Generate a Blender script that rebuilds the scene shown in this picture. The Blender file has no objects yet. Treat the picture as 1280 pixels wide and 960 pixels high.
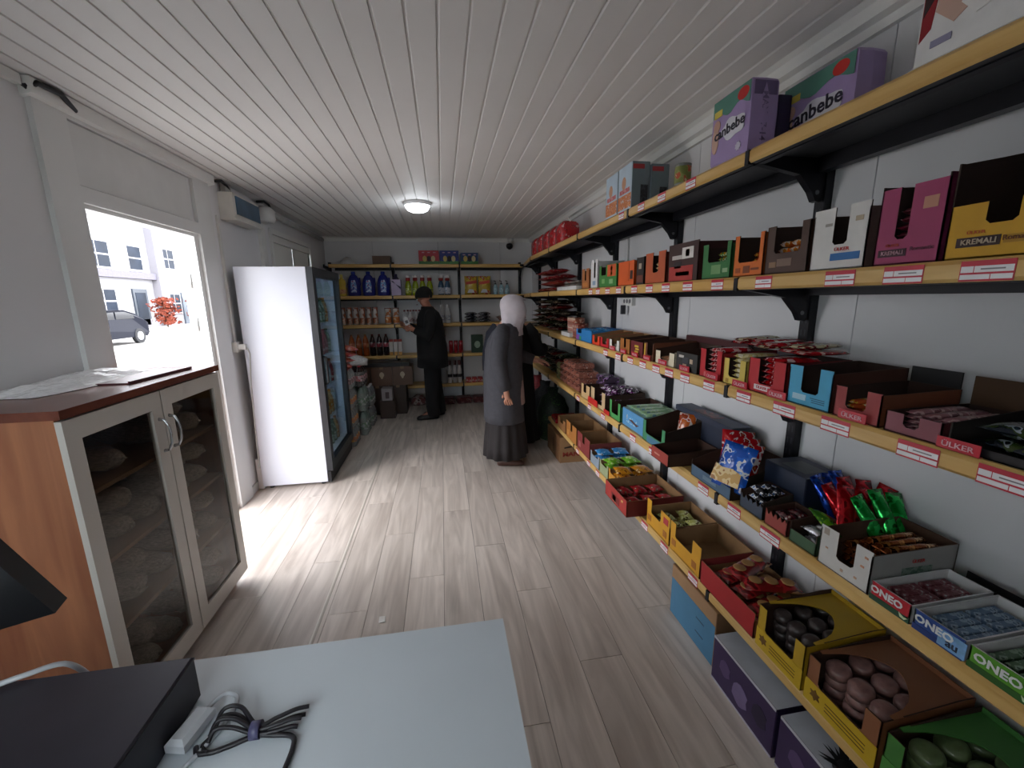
import bpy, bmesh, math, random
from mathutils import Vector, Matrix
random.seed(11)
sc = bpy.context.scene
col = sc.collection
PI = math.pi

# ---------------------------------------------------------------- camera, sky, light, exposure
def cam_rot(yaw, pitch, roll):
    cy, sy = math.cos(yaw), math.sin(yaw)
    f = Vector((sy * math.cos(pitch), cy * math.cos(pitch), -math.sin(pitch)))
    r = Vector((cy, -sy, 0))
    u = r.cross(f)
    r2 = r * math.cos(roll) + u * math.sin(roll)
    u2 = -r * math.sin(roll) + u * math.cos(roll)
    return Matrix((r2, u2, -f)).transposed()

cd = bpy.data.cameras.new('camera')
cd.sensor_width = 36.0
cd.lens = 36.0 * 521.2 / 1280.0
cd.clip_start = 0.02
cd.clip_end = 300
cam = bpy.data.objects.new('camera', cd)
cam.matrix_world = Matrix.Translation((0, 0, 1.6)) @ cam_rot(.16127, .20144, -.01347).to_4x4()
col.objects.link(cam)
sc.camera = cam

world = bpy.data.worlds.new('overcast_sky')
sc.world = world
world.use_nodes = True
bg = world.node_tree.nodes['Background']
bg.inputs[0].default_value = (0.95, 0.96, 1.0, 1)
bg.inputs[1].default_value = 10.0

def portal(name, loc, rot, sx, sy):
    l = bpy.data.lights.new(name, 'AREA')
    l.shape = 'RECTANGLE'
    l.size, l.size_y = sx, sy
    l.cycles.is_portal = True
    o = bpy.data.objects.new(name, l)
    o.location, o.rotation_euler = loc, rot
    col.objects.link(o)
portal('door_portal', (-1.78, 2.88, 1.05), (0, -PI / 2, 0), 2.0, 0.97)

sc.view_settings.view_transform = 'Standard'
sc.view_settings.look = 'None'
sc.view_settings.exposure = 0.22
sc.view_settings.gamma = 1.0
sc.view_settings.use_curve_mapping = False

# ---------------------------------------------------------------- materials
def lin(h):
    if not isinstance(h, str):
        return h
    h = h.lstrip('#')
    return tuple(((v / 12.92) if v <= .04045 else ((v + .055) / 1.055) ** 2.4)
                 for v in (int(h[i:i + 2], 16) / 255 for i in (0, 2, 4)))

MATS = {}
def M(c, rough=.5, metal=0., var=.10, scale=9., bump=0., emit=0., trans=0., stretch=None, spec=.5, coat=0., alpha=1.0):
    """painted / plain surface: base colour with a slight procedural mottling"""
    key = ('M', c, rough, metal, var, scale, bump, emit, trans, stretch, spec, coat, alpha)
    if key in MATS:
        return MATS[key]
    m = bpy.data.materials.new('surface_' + (c if isinstance(c, str) else 'x'))
    m.use_nodes = True
    nt = m.node_tree
    b = nt.nodes['Principled BSDF']
    tc = nt.nodes.new('ShaderNodeTexCoord')
    mp = nt.nodes.new('ShaderNodeMapping')
    nt.links.new(tc.outputs['Object'], mp.inputs[0])
    if stretch:
        mp.inputs['Scale'].default_value = stretch
    nz = nt.nodes.new('ShaderNodeTexNoise')
    nz.inputs['Scale'].default_value = scale
    nz.inputs['Detail'].default_value = 4
    nt.links.new(mp.outputs[0], nz.inputs['Vector'])
    rp = nt.nodes.new('ShaderNodeValToRGB')
    l = lin(c)
    rp.color_ramp.elements[0].position = .3
    rp.color_ramp.elements[1].position = .7
    rp.color_ramp.elements[0].color = tuple(max(0, v * (1 - var)) for v in l) + (1,)
    rp.color_ramp.elements[1].color = tuple(min(1, v * (1 + var)) for v in l) + (1,)
    nt.links.new(nz.outputs['Fac'], rp.inputs[0])
    nt.links.new(rp.outputs[0], b.inputs['Base Color'])
    b.inputs['Roughness'].default_value = rough
    b.inputs['Metallic'].default_value = metal
    b.inputs['Specular IOR Level'].default_value = spec
    b.inputs['Coat Weight'].default_value = coat
    b.inputs['Transmission Weight'].default_value = trans
    b.inputs['Alpha'].default_value = alpha
    if emit:
        b.inputs['Emission Color'].default_value = l + (1,)
        b.inputs['Emission Strength'].default_value = emit
    if bump:
        bp = nt.nodes.new('ShaderNodeBump')
        bp.inputs['Strength'].default_value = bump
        bp.inputs['Distance'].default_value = .01
        nt.links.new(nz.outputs['Fac'], bp.inputs['Height'])
        nt.links.new(bp.outputs[0], b.inputs['Normal'])
    MATS[key] = m
    return m

def PR(cols, scale=30., rough=.3, metal=0., seed=0., bump=0.25):
    """printed foil or film: hard-edged blotches of several colours"""
    key = ('P', tuple(cols), scale, rough, metal, seed)
    if key in MATS:
        return MATS[key]
    m = bpy.data.materials.new('print_' + cols[0])
    m.use_nodes = True
    nt = m.node_tree
    b = nt.nodes['Principled BSDF']
    tc = nt.nodes.new('ShaderNodeTexCoord')
    mp = nt.nodes.new('ShaderNodeMapping')
    mp.inputs['Location'].default_value = (seed, seed * 1.7, seed * .6)
    nt.links.new(tc.outputs['Object'], mp.inputs[0])
    nz = nt.nodes.new('ShaderNodeTexNoise')
    nz.inputs['Scale'].default_value = scale
    nz.inputs['Detail'].default_value = 1.5
    nt.links.new(mp.outputs[0], nz.inputs['Vector'])
    rp = nt.nodes.new('ShaderNodeValToRGB')
    rp.color_ramp.interpolation = 'CONSTANT'
    n = len(cols)
    el = rp.color_ramp.elements
    while len(el) < n:
        el.new(.5)
    pos = [0] + [.50 + .22 * (i / max(1, n - 1)) for i in range(n - 1)]
    for i, c in enumerate(cols):
        el[i].position = pos[i]
        el[i].color = lin(c) + (1,)
    nt.links.new(nz.outputs['Fac'], rp.inputs[0])
    nt.links.new(rp.outputs[0], b.inputs['Base Color'])
    b.inputs['Roughness'].default_value = rough
    b.inputs['Metallic'].default_value = metal
    n2 = nt.nodes.new('ShaderNodeTexNoise')
    n2.inputs['Scale'].default_value = 45
    nt.links.new(tc.outputs['Object'], n2.inputs['Vector'])
    bp = nt.nodes.new('ShaderNodeBump')
    bp.inputs['Strength'].default_value = bump
    bp.inputs['Distance'].default_value = .008
    nt.links.new(n2.outputs['Fac'], bp.inputs['Height'])
    nt.links.new(bp.outputs[0], b.inputs['Normal'])
    MATS[key] = m
    return m

def wood(key, c1, c2, along='y', scale=3., rough=.45, rnd=.12, knots=False, bump=.05):
    """wood grain; the grain follows one axis, each plank takes its own tone and offset"""
    k = ('W', key)
    if k in MATS:
        return MATS[k]
    m = bpy.data.materials.new('wood_' + key)
    m.use_nodes = True
    nt = m.node_tree
    N, L = nt.nodes.new, nt.links.new
    b = nt.nodes['Principled BSDF']
    tc = N('ShaderNodeTexCoord')
    oi = N('ShaderNodeObjectInfo')
    mul = N('ShaderNodeMath'); mul.operation = 'MULTIPLY'; mul.inputs[1].default_value = 37.
    L(oi.outputs['Random'], mul.inputs[0])
    add = N('ShaderNodeVectorMath'); add.operation = 'ADD'
    L(tc.outputs['Object'], add.inputs[0]); L(mul.outputs[0], add.inputs[1])
    mp = N('ShaderNodeMapping')
    s = {'x': (.09, 1, 1), 'y': (1, .09, 1), 'z': (1, 1, .09)}[along]
    mp.inputs['Scale'].default_value = tuple(v * scale * 6 for v in s)
    L(add.outputs[0], mp.inputs[0])
    nz = N('ShaderNodeTexNoise'); nz.inputs['Scale'].default_value = 1.; nz.inputs['Detail'].default_value = 6
    nz.inputs['Distortion'].default_value = 1.2
    L(mp.outputs[0], nz.inputs['Vector'])
    rp = N('ShaderNodeValToRGB')
    rp.color_ramp.elements[0].position = .30; rp.color_ramp.elements[1].position = .68
    rp.color_ramp.elements[0].color = lin(c1) + (1,); rp.color_ramp.elements[1].color = lin(c2) + (1,)
    L(nz.outputs['Fac'], rp.inputs[0])
    out = rp.outputs[0]
    if knots:
        vo = N('ShaderNodeTexNoise'); vo.inputs['Scale'].default_value = 1.; vo.inputs['Detail'].default_value = 3
        mp2 = N('ShaderNodeMapping'); mp2.inputs['Scale'].default_value = (5.5, 1.6, 3)
        L(add.outputs[0], mp2.inputs[0]); L(mp2.outputs[0], vo.inputs['Vector'])
        r2 = N('ShaderNodeValToRGB')
        r2.color_ramp.elements[0].position = .60; r2.color_ramp.elements[1].position = .80
        r2.color_ramp.elements[0].color = (1, 1, 1, 1); r2.color_ramp.elements[1].color = (.42, .40, .38, 1)
        L(vo.outputs['Fac'], r2.inputs[0])
        mx = N('ShaderNodeMixRGB'); mx.blend_type = 'MULTIPLY'; mx.inputs[0].default_value = .6
        L(out, mx.inputs[1]); L(r2.outputs[0], mx.inputs[2]); out = mx.outputs[0]
    hs = N('ShaderNodeHueSaturation')
    mr = N('ShaderNodeMapRange'); mr.inputs['To Min'].default_value = 1 - rnd; mr.inputs['To Max'].default_value = 1 + rnd
    L(oi.outputs['Random'], mr.inputs['Value']); L(mr.outputs[0], hs.inputs['Value']); L(out, hs.inputs['Color'])
    L(hs.outputs[0], b.inputs['Base Color'])
    b.inputs['Roughness'].default_value = rough
    bp = N('ShaderNodeBump'); bp.inputs['Strength'].default_value = bump; bp.inputs['Distance'].default_value = .004
    L(nz.outputs['Fac'], bp.inputs['Height']); L(bp.outputs[0], b.inputs['Normal'])
    MATS[k] = m
    return m

def glass(c='dfe8ea', rough=.02, clear=.8):
    key = ('G', c, rough, clear)
    if key in MATS:
        return MATS[key]
    m = bpy.data.materials.new('glass_' + c)
    m.use_nodes = True
    nt = m.node_tree
    N, L = nt.nodes.new, nt.links.new
    out = nt.nodes['Material Output']
    nt.nodes.remove(nt.nodes['Principled BSDF'])
    tr = N('ShaderNodeBsdfTransparent'); gl = N('ShaderNodeBsdfGlossy'); mx = N('ShaderNodeMixShader'); fr = N('ShaderNodeFresnel')
    nz = N('ShaderNodeTexNoise'); nz.inputs['Scale'].default_value = 3
    mr = N('ShaderNodeMapRange'); mr.inputs['To Min'].default_value = rough; mr.inputs['To Max'].default_value = rough + .03
    L(nz.outputs['Fac'], mr.inputs['Value']); L(mr.outputs[0], gl.inputs['Roughness'])
    tr.inputs[0].default_value = tuple(v * clear for v in lin(c)) + (1,)
    fr.inputs['IOR'].default_value = 1.5
    ge = N('ShaderNodeNewGeometry'); m1 = N('ShaderNodeMath'); m1.operation = 'SUBTRACT'; m1.inputs[0].default_value = 1.0
    L(ge.outputs['Backfacing'], m1.inputs[1])
    m2 = N('ShaderNodeMath'); m2.operation = 'MULTIPLY'; L(fr.outputs[0], m2.inputs[0]); L(m1.outputs[0], m2.inputs[1])
    L(m2.outputs[0], mx.inputs[0]); L(tr.outputs[0], mx.inputs[1]); L(gl.outputs[0], mx.inputs[2])
    L(mx.outputs[0], out.inputs[0])
    MATS[key] = m
    return m

# ---------------------------------------------------------------- mesh building
class MB:
    def __init__(s):
        s.v, s.f, s.m, s.sm = [], [], [], []
    def face(s, idx, mi=0, smooth=False):
        s.f.append(idx); s.m.append(mi); s.sm.append(smooth)
    def box(s, x0, x1, y0, y1, z0, z1, mi=0, ms=None):
        """ms: optional dict of face -> material index, faces are -x +x -y +y -z +z"""
        n = len(s.v)
        s.v += [(x, y, z) for x in (x0, x1) for y in (y0, y1) for z in (z0, z1)]
        for k, q in (('-x', (0, 1, 3, 2)), ('+x', (4, 6, 7, 5)), ('-y', (0, 4, 5, 1)), ('+y', (2, 3, 7, 6)), ('-z', (0, 2, 6, 4)), ('+z', (1, 5, 7, 3))):
            s.face(tuple(n + i for i in q), (ms or {}).get(k, mi))
        return s
    def prism(s, poly, plane, a, b, ma=0, mb=0, me=0):
        """poly in a plane ('xy','xz','yz') extruded from a to b along the missing axis"""
        n = len(s.v); k = len(poly)
        for t in (a, b):
            for p, q in poly:
                s.v.append({'xy': (p, q, t), 'xz': (p, t, q), 'yz': (t, p, q)}[plane])
        s.face(tuple(range(n, n + k)), ma)
        s.face(tuple(range(n + 2 * k - 1, n + k - 1, -1)), mb)
        for i in range(k):
            j = (i + 1) % k
            s.face((n + i, n + j, n + k + j, n + k + i), me)
        return s
    def rings(s, rings, mi=0, cap0=True, cap1=True, smooth=True, mfun=None):
        """list of equally long closed vertex rings"""
        n = len(s.v); k = len(rings[0])
        for r in rings:
            s.v += [tuple(p) for p in r]
        for i in range(len(rings) - 1):
            for j in range(k):
                q = (j + 1) % k
                s.face((n + i * k + j, n + i * k + q, n + (i + 1) * k + q, n + (i + 1) * k + j), mfun(i, j) if mfun else mi, smooth)
        if cap0:
            s.face(tuple(range(n + k - 1, n - 1, -1)), mfun(0, 0) if mfun else mi)
        if cap1:
            e = n + (len(rings) - 1) * k
            s.face(tuple(range(e, e + k)), mfun(len(rings) - 2, 0) if mfun else mi)
        return s
    def lathe(s, prof, seg=14, cx=0, cy=0, mi=0, mfun=None, sq=0., sy=1.0):
        """prof: (r, z) from bottom to top; sq squares the section off; sy squeezes it along y"""
        R = []
        for r, z in prof:
            ring = []
            for j in range(seg):
                a = 2 * PI * j / seg
                c, d = math.cos(a), math.sin(a)
                k = 1.0 / max(abs(c), abs(d)) ** sq if sq else 1.0
                ring.append((cx + r * k * c, cy + r * k * d * sy, z))
            R.append(ring)
        return s.rings(R, mi, mfun=(lambda i, j: mfun(i)) if mfun else None)
    def tube(s, path, rad, seg=8, mi=0):
        P = [Vector(p) for p in path]
        rr = rad if isinstance(rad, (list, tuple)) else [rad] * len(P)
        R = []
        ref = None
        for i, p in enumerate(P):
            t = (P[min(i + 1, len(P) - 1)] - P[max(i - 1, 0)]).normalized()
            if ref is None:
                ref = Vector((0, 0, 1)) if abs(t.z) < .9 else Vector((1, 0, 0))
            u = (ref - t * ref.dot(t)).normalized()
            ref = u
            w = t.cross(u)
            R.append([p + (u * math.cos(2 * PI * j / seg) + w * math.sin(2 * PI * j / seg)) * rr[i] for j in range(seg)])
        return s.rings(R, mi)
    def mesh(s, name, mats):
        me = bpy.data.meshes.new(name)
        me.from_pydata(s.v, [], s.f)
        for m in mats:
            me.materials.append(m)
        me.polygons.foreach_set('material_index', s.m)
        me.polygons.foreach_set('use_smooth', s.sm)
        bm = bmesh.new(); bm.from_mesh(me)
        bmesh.ops.recalc_face_normals(bm, faces=bm.faces)
        bm.to_mesh(me); bm.free()
        me.update()
        return me

def spline(pts, n=6):
    P = [Vector(p) for p in pts]
    P = [P[0] * 2 - P[1]] + P + [P[-1] * 2 - P[-2]]
    out = []
    for i in range(1, len(P) - 2):
        a, b, c, d = P[i - 1], P[i], P[i + 1], P[i + 2]
        for k in range(n):
            t = k / n
            out.append(.5 * ((2 * b) + (c - a) * t + (2 * a - 5 * b + 4 * c - d) * t * t + (3 * b - a - 3 * c + d) * t ** 3))
    out.append(P[-2])
    return out
def ob(name, data, parent=None, loc=(0, 0, 0), rot=(0, 0, 0)):
    o = bpy.data.objects.new(name, data)
    col.objects.link(o)
    o.location, o.rotation_euler = loc, rot
    o.parent = parent
    return o
def mk(name, mb, mats, parent=None, loc=(0, 0, 0), rot=(0, 0, 0)):
    return ob(name, mb.mesh(name, mats if isinstance(mats, (list, tuple)) else [mats]), parent, loc, rot)
def bx(name, b, mat, parent=None, loc=(0, 0, 0), rot=(0, 0, 0)):
    return mk(name, MB().box(*b), mat, parent, loc, rot)
def T(o, label, cat, group=None):
    o['label'] = label; o['category'] = cat
    if group:
        o['group'] = group
    return o
def S(o):
    o['kind'] = 'structure'
    return o
def thing(name, label, cat, loc=(0, 0, 0), rot=(0, 0, 0), group=None):
    return T(ob(name, None, None, loc, rot), label, cat, group)
def copy_tree(o, parent=None):
    c = o.copy(); col.objects.link(c); c.parent = parent
    for ch in list(o.children):
        copy_tree(ch, c)
    return c
CACHE = {}
def cached(key, fn):
    if key not in CACHE:
        CACHE[key] = fn()
    return CACHE[key]

TXT = {}
def text_mesh(body, size, mat, bold=0.):
    key = (body, size, mat.name, bold)
    if key in TXT:
        return TXT[key]
    cu = bpy.data.curves.new('t', 'FONT')
    cu.body, cu.size, cu.align_x, cu.align_y = body, size, 'CENTER', 'CENTER'
    cu.extrude = .0006
    cu.offset = bold * size
    cu.resolution_u = 2
    o = bpy.data.objects.new('t', cu)
    col.objects.link(o)
    bpy.context.view_layer.update()
    me = bpy.data.meshes.new_from_object(o.evaluated_get(bpy.context.evaluated_depsgraph_get()))
    bpy.data.objects.remove(o); bpy.data.curves.remove(cu)
    me.name = 'lettering'
    me.materials.clear(); me.materials.append(mat)
    TXT[key] = me
    return me
FACE_X = Matrix(((0, 0, -1), (-1, 0, 0), (0, 1, 0)))      # text read from -x
FACE_Y = Matrix(((1, 0, 0), (0, 0, -1), (0, 1, 0)))       # text read from -y
FACE_PX = Matrix(((0, 0, 1), (1, 0, 0), (0, 1, 0)))       # text read from +x
def letter(body, size, hexc, parent, loc, face='x', roll=0., bold=.012, sx=1.0):
    me = text_mesh(body, size, M(hexc, .45, var=.03), bold)
    o = ob('lettering', me, parent, loc)
    m = {'x': FACE_X, 'y': FACE_Y, 'px': FACE_PX, 'z': Matrix(((0, 1, 0), (-1, 0, 0), (0, 0, 1)))}[face].to_4x4() @ Matrix.Rotation(roll, 4, 'Z') @ Matrix.Diagonal((sx, 1, 1, 1))
    o.matrix_local = Matrix.Translation(loc) @ m
    return o

# ---------------------------------------------------------------- shared materials
XL, XR, YB, YF, ZC = -1.66, 1.45, 6.72, -0.42, 2.52
white_wall = M('dbdbdd', .55, var=.03, scale=1.6)
white_pvc = M('e1dfde', .55, var=.02, scale=2., spec=.15)
trim_white = M('e2e2df', .4, var=.03, scale=3.)
black_steel = M('12131a', .42, metal=.3, var=.2, scale=20.)
shelf_wood = wood('shelf', 'c79a52', 'dbb672', 'y', 3.2, .38, .04)
shelf_wood_x = wood('shelf_x', 'c79a52', 'dbb672', 'x', 3.2, .38, .04)
card = M('8d6a46', .85, var=.10, scale=14.)
card_dark = M('4a3324', .85, var=.12, scale=14.)
# ================================================================ THE SETTING
WT = .09                                     # wall thickness
# --- floor: slab with single planks laid along the room
floor = S(bx('floor', (XL - WT, XR + WT, YF - WT, YB + WT, -.12, -.006), M('4a453f', .8)))
plank_mat = wood('floor', 'b4a89e', 'dacfc5', 'y', 2.4, .36, .07, knots=True, bump=.03)
PW, PL = .2, 1.22
def plank_mesh(x0, x1, y0, y1):
    w, l = round(x1 - x0, 3), round(y1 - y0, 3)
    def mkm():
        g = .0011
        return MB().box(g, w - g, g, l - g, -.006, 0).mesh('plank', [plank_mat])
    return cached(('plank', w, l), mkm)
i = 0
x = XL
while x < XR - .01:
    x1 = min(x + PW, XR)
    off = [0., .41, .82, .2, .61][i % 5] * PL
    y = YF - off
    while y < YB - .01:
        y0, y1 = max(y, YF), min(y + PL, YB)
        if y1 - y0 > .03:
            ob('floor_plank', plank_mesh(x, x1, y0, y1), floor, (x, y0, 0))
        y += PL
    x += PW; i += 1
# raised joint of the floor covering
S(mk('trim_1', MB().prism([(-.7, 0), (-.692, .0018), (-.684, .0012), (-.68, 0)], 'xz', 1.2, 4.6), M('b9b1a6', .4, var=.08)))

# --- ceiling: single boards along the room
ceil = S(bx('ceiling', (XL - WT, XR + WT, YF - WT, YB + WT, ZC + .012, ZC + .1), M('8a8884', .8)))
CW = .1065
cb = [(0, .012), (0, .0065), (.007, .0065), (.0125, 0), (CW - .001, 0), (CW - .001, .012)]
cme = MB().prism(cb, 'xz', 0, YB - YF).mesh('ceiling_board', [white_pvc])
n = int((XR - XL) / CW) + 1
for k in range(n):
    ob('ceiling_board', cme, ceil, (XL - .02 + k * CW, YF, ZC))

# --- right wall and back wall of sandwich panels
def panel_wall(name, edges, axis, at, sgn):
    if axis == 'x':
        w = S(bx(name, (at + .02, at + WT, YF - WT, YB + WT, -.1, ZC + .1), M('77777a', .7)))
    else:
        w = S(bx(name, (XL - WT, XR + WT, at + sgn * .02 if sgn > 0 else at - WT, at + WT if sgn > 0 else at - .02, -.1, ZC + .1), M('77777a', .7)))
    for a, b in zip(edges[:-1], edges[1:]):
        g = .002
        if axis == 'x':
            bx('wall_panel', (at, at + .021, a + g, b - g, 0, ZC), white_wall, w)
        elif sgn > 0:
            bx('wall_panel', (a + g, b - g, at, at + .021, 0, ZC), white_wall, w)
        else:
            bx('wall_panel', (a + g, b - g, at - .021, at, 0, ZC), white_wall, w)
    return w
panel_wall('wall_right', [YF, .28, 1.285, 2.31, 3.25, 4.28, 5.3, YB], 'x', XR, 1)
panel_wall('wall_back', [XL, -.98, -.02, .93, XR], 'y', YB, 1)
# --- wall behind the camera with an added, unseen window to light the counter
WX0, WX1, WZ0, WZ1 = -1.45, -.40, 1.0, 2.05
wf = MB()
wf.box(XL - WT, WX0, YF - WT, YF, -.1, ZC + .1)
wf.box(WX1, XR + WT, YF - WT, YF, -.1, ZC + .1)
wf.box(WX0, WX1, YF - WT, YF, -.1, WZ0)
wf.box(WX0, WX1, YF - WT, YF, WZ1, ZC + .1)
S(mk('wall_front', wf, white_wall))

# --- left wall with door opening and window opening
DY0, DY1, DZ = 2.39, 3.37, 2.07
W2Y0, W2Y1, W2Z0, W2Z1 = 4.72, 5.95, 1.05, 2.27
wl = MB()
X0, X1 = XL - WT, XL
wl.box(X0, X1, YF - WT, DY0, -.1, ZC + .1)
wl.box(X0, X1, DY0, DY1, DZ, ZC + .1)
wl.box(X0, X1, DY1, W2Y0, -.1, ZC + .1)
wl.box(X0, X1, W2Y0, W2Y1, -.1, W2Z0)
wl.box(X0, X1, W2Y0, W2Y1, W2Z1, ZC + .1)
wl.box(X0, X1, W2Y1, YB + WT, -.1, ZC + .1)
S(mk('wall_left', wl, white_wall))

# door frame: wide flat casing, transom panel, jambs with hinges, threshold
dr = S(ob('door_1', None, None, (XL, 0, 0)))
cas = M('d6d7d6', .45, var=.03, scale=2.)
bx('casing', (.0, .022, DY0 - .17, DY0, 0, 2.47), cas, dr)
bx('casing', (.0, .022, DY1, DY1 + .20, 0, 2.47), cas, dr)
bx('header', (.0, .022, DY0, DY1, DZ, DZ + .075), cas, dr)
bx('header', (.0, .022, DY0, DY1, 2.43, 2.47), cas, dr)
bx('transom_panel', (-.004, .012, DY0 + .004, DY1 - .05, DZ + .08, 2.425), M('d2d3d2', .5, var=.03), dr)
bx('jamb', (-WT, .0, DY0 - .001, DY0 + .022, 0, DZ), cas, dr)
bx('jamb', (-WT - .02, .0, DY1 - .045, DY1 + .001, 0, DZ), M('e8eaea', .35, var=.02), dr)
bx('jamb', (-WT, .0, DY0 + .022, DY1 - .045, DZ - .02, DZ), cas, dr)
for hz in (.35, 1.45, 1.75):
    hg = MB().tube([(-.06, DY1 - .052, hz - .05), (-.06, DY1 - .052, hz + .05)], .009, 8)
    hg.box(-.08, -.045, DY1 - .050, DY1 - .0455, hz - .05, hz + .05)
    mk('hinge', hg, M('c9cac8', .35, metal=.6), dr)
bx('threshold', (-WT, .004, DY0, DY1, -.0, .035), M('cfcfcb', .35, metal=.3), dr)
# ceiling trim and duct above the door
tl = S(mk('trim_2', MB().prism([(XL, 2.44), (XL + .045, 2.455), (XL + .05, 2.515), (XL, 2.515)], 'xz', 2.2, 3.62), trim_white))
S(mk('trim_3', MB().prism([(XL, 2.475), (XL + .025, 2.475), (XL + .025, 2.515), (XL, 2.515)], 'xz', YF, 2.19), trim_white))
S(mk('trim_4', MB().prism([(XR, 2.43), (XR - .02, 2.43), (XR - .024, 2.458), (XR - .05, 2.466), (XR - .055, 2.505), (XR - .075, 2.519), (XR, 2.519)], 'xz', YF, YB), trim_white))
S(mk('trim_5', MB().prism([(YB, 2.46), (YB - .02, 2.46), (YB - .03, 2.50), (YB - .05, 2.519), (YB, 2.519)], 'yz', XL, XR - .08), trim_white))
S(bx('baseboard_left', (XL, XL + .014, DY1 + .2, YB, 0, .07), M('c4c4c2', .5)))
S(bx('baseboard_back', (XL + .02, XR, YB - .012, YB, 0, .06), M('9a9a98', .5)))

# window in the left wall with a pale roller blind half down
w2 = S(ob('window_1', None, None, (XL, 0, 0)))
for b in ((-.07, .018, W2Y0 - .05, W2Y0, W2Z0 - .05, W2Z1 + .05), (-.07, .018, W2Y1, W2Y1 + .05, W2Z0 - .05, W2Z1 + .05),
          (-.07, .018, W2Y0, W2Y1, W2Z1, W2Z1 + .05), (-.07, .03, W2Y0, W2Y1, W2Z0 - .05, W2Z0), (-.06, -.02, 5.30, 5.36, W2Z0, W2Z1)):
    bx('frame', b, trim_white, w2)
for a, b in ((W2Y0, 5.30), (5.36, W2Y1)):
    bx('pane', (-.045, -.039, a, b, W2Z0, W2Z1), glass('eef3f3', .02, .92), w2)
def blind_mat():
    m = bpy.data.materials.new('blind_fabric'); m.use_nodes = True
    nt = m.node_tree; N, L = nt.nodes.new, nt.links.new
    nt.nodes.remove(nt.nodes['Principled BSDF'])
    d = N('ShaderNodeBsdfDiffuse'); t = N('ShaderNodeBsdfTranslucent'); x = N('ShaderNodeMixShader')
    w = N('ShaderNodeTexWave'); w.inputs['Scale'].default_value = 30; r = N('ShaderNodeValToRGB')
    r.color_ramp.elements[0].color = (.62, .61, .58, 1); r.color_ramp.elements[1].color = (.74, .73, .70, 1)
    L(w.outputs['Fac'], r.inputs[0]); L(r.outputs[0], d.inputs[0]); L(r.outputs[0], t.inputs[0])
    x.inputs[0].default_value = .06
    L(d.outputs[0], x.inputs[1]); L(t.outputs[0], x.inputs[2]); L(x.outputs[0], nt.nodes['Material Output'].inputs[0])
    return m
bm_ = blind_mat()
bx('roller_blind', (-.016, -.013, W2Y0 + .03, W2Y0 + .62, W2Z0 + .05, W2Z1), bm_, w2)
bx('roller_blind', (-.016, -.013, W2Y0 + .64, W2Y1 - .02, W2Z0 + .03, W2Z1), bm_, w2)
bx('blind_cassette', (-.035, .012, W2Y0 + .01, W2Y1 - .01, W2Z1 - .075, W2Z1 - .005), trim_white, w2)

# added window out of view, brightens the counter and cabinet side
w3 = S(ob('added_window_2', None, None, (0, YF, 0)))
for b in ((WX0 - .04, WX0, -.07, .02, WZ0 - .04, WZ1 + .04), (WX1, WX1 + .04, -.07, .02, WZ0 - .04, WZ1 + .04), (WX0, WX1, -.07, .02, WZ0 - .04, WZ0),
          (WX0, WX1, -.07, .02, WZ1, WZ1 + .04), ((WX0 + WX1) / 2 - .03, (WX0 + WX1) / 2 + .03, -.06, -.02, WZ0, WZ1)):
    bx('frame', b, trim_white, w3)
for a, b in ((WX0, (WX0 + WX1) / 2 - .03), ((WX0 + WX1) / 2 + .03, WX1)):
    bx('pane', (a, b, -.045, -.039, WZ0, WZ1), glass('eef3f3', .02, .92), w3)

# ================================================================ OUTSIDE THE DOOR
asph = M('8d8b88', .9, var=.08, scale=2.)
S(bx('street_ground', (-60, 50, -50, 90, -.3, -.15), asph))
S(bx('kerb', (-17.4, -17.15, -10, 80, -.15, -.02), M('b3b0aa', .9)))
S(bx('pavement', (-20.5, -17.4, -10, 80, -.15, -.03), M('aaa69e', .9)))
S(bx('outer_step', (-3.1, XL - WT - .012, 2.0, 3.8, -.15, -.02), M('a8a5a0', .9)))
plaster = M('88888c', .9, var=.04, scale=.6)
wing = M('77767c', .9, var=.04, scale=.6)
winglass = M('1c2430', .5, var=.3, scale=1., spec=.1)
winframe = M('8c8c90', .5)
def facade_window(parent, xf, y0, y1, z0, z1, cols=2, rows=2, dark=False):
    w = bx('window', (xf, xf + .06, y0 - .08, y1 + .08, z0 - .08, z1 + .08), winframe, parent)
    for a in range(cols):
        for r in range(rows):
            cw, rh = (y1 - y0) / cols, (z1 - z0) / rows
            bx('pane', (xf + .05, xf + .075, y0 + a * cw + .05, y0 + (a + 1) * cw - .05, z0 + r * rh + .05, z0 + (r + 1) * rh - .05), winglass, w)
fb = thing('apartment_block', 'pale apartment block with long ledge, nearest seen through the open door', 'building', (-20.5, 0, -.15))
bx('wall', (-9, 0, 16, 35.6, 0, 13), plaster, fb)
bx('ledge', (0, .35, 16, 34.7, 3.42, 3.85), M('5e5c68', .9), fb)
bx('plinth', (0, .12, 16, 35.6, 0, .7), wing, fb)
for y in (21.5, 25.2, 28.9, 32.6):
    for z in (4.0, 7.1, 10.2):
        facade_window(fb, 0, y, y + (2.1 if y < 32 else 1.3), z, z + 1.6, 2 if y < 32 else 1)
for y in (22, 25.4, 28.9):
    facade_window(fb, 0, y, y + 2., 1.2, 2.7)
dd = bx('entrance', (0, .1, 32.4, 33.8, 0, 2.75), M('2a323c', .5), fb)
bx('pane', (.1, .12, 32.6, 33.6, .3, 2.5), winglass, dd)
bx('bay_pier', (0, .5, 34.7, 35.6, 0, 13), wing, fb)
fb2 = thing('apartment_block', 'far pale apartment block with small windows behind the orange shrubs', 'building', (-20.5, 0, -.15))
bx('wall', (-9, -.6, 36.2, 70, 0, 14), M('8e8e92', .9, var=.04, scale=.6), fb2)
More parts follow.
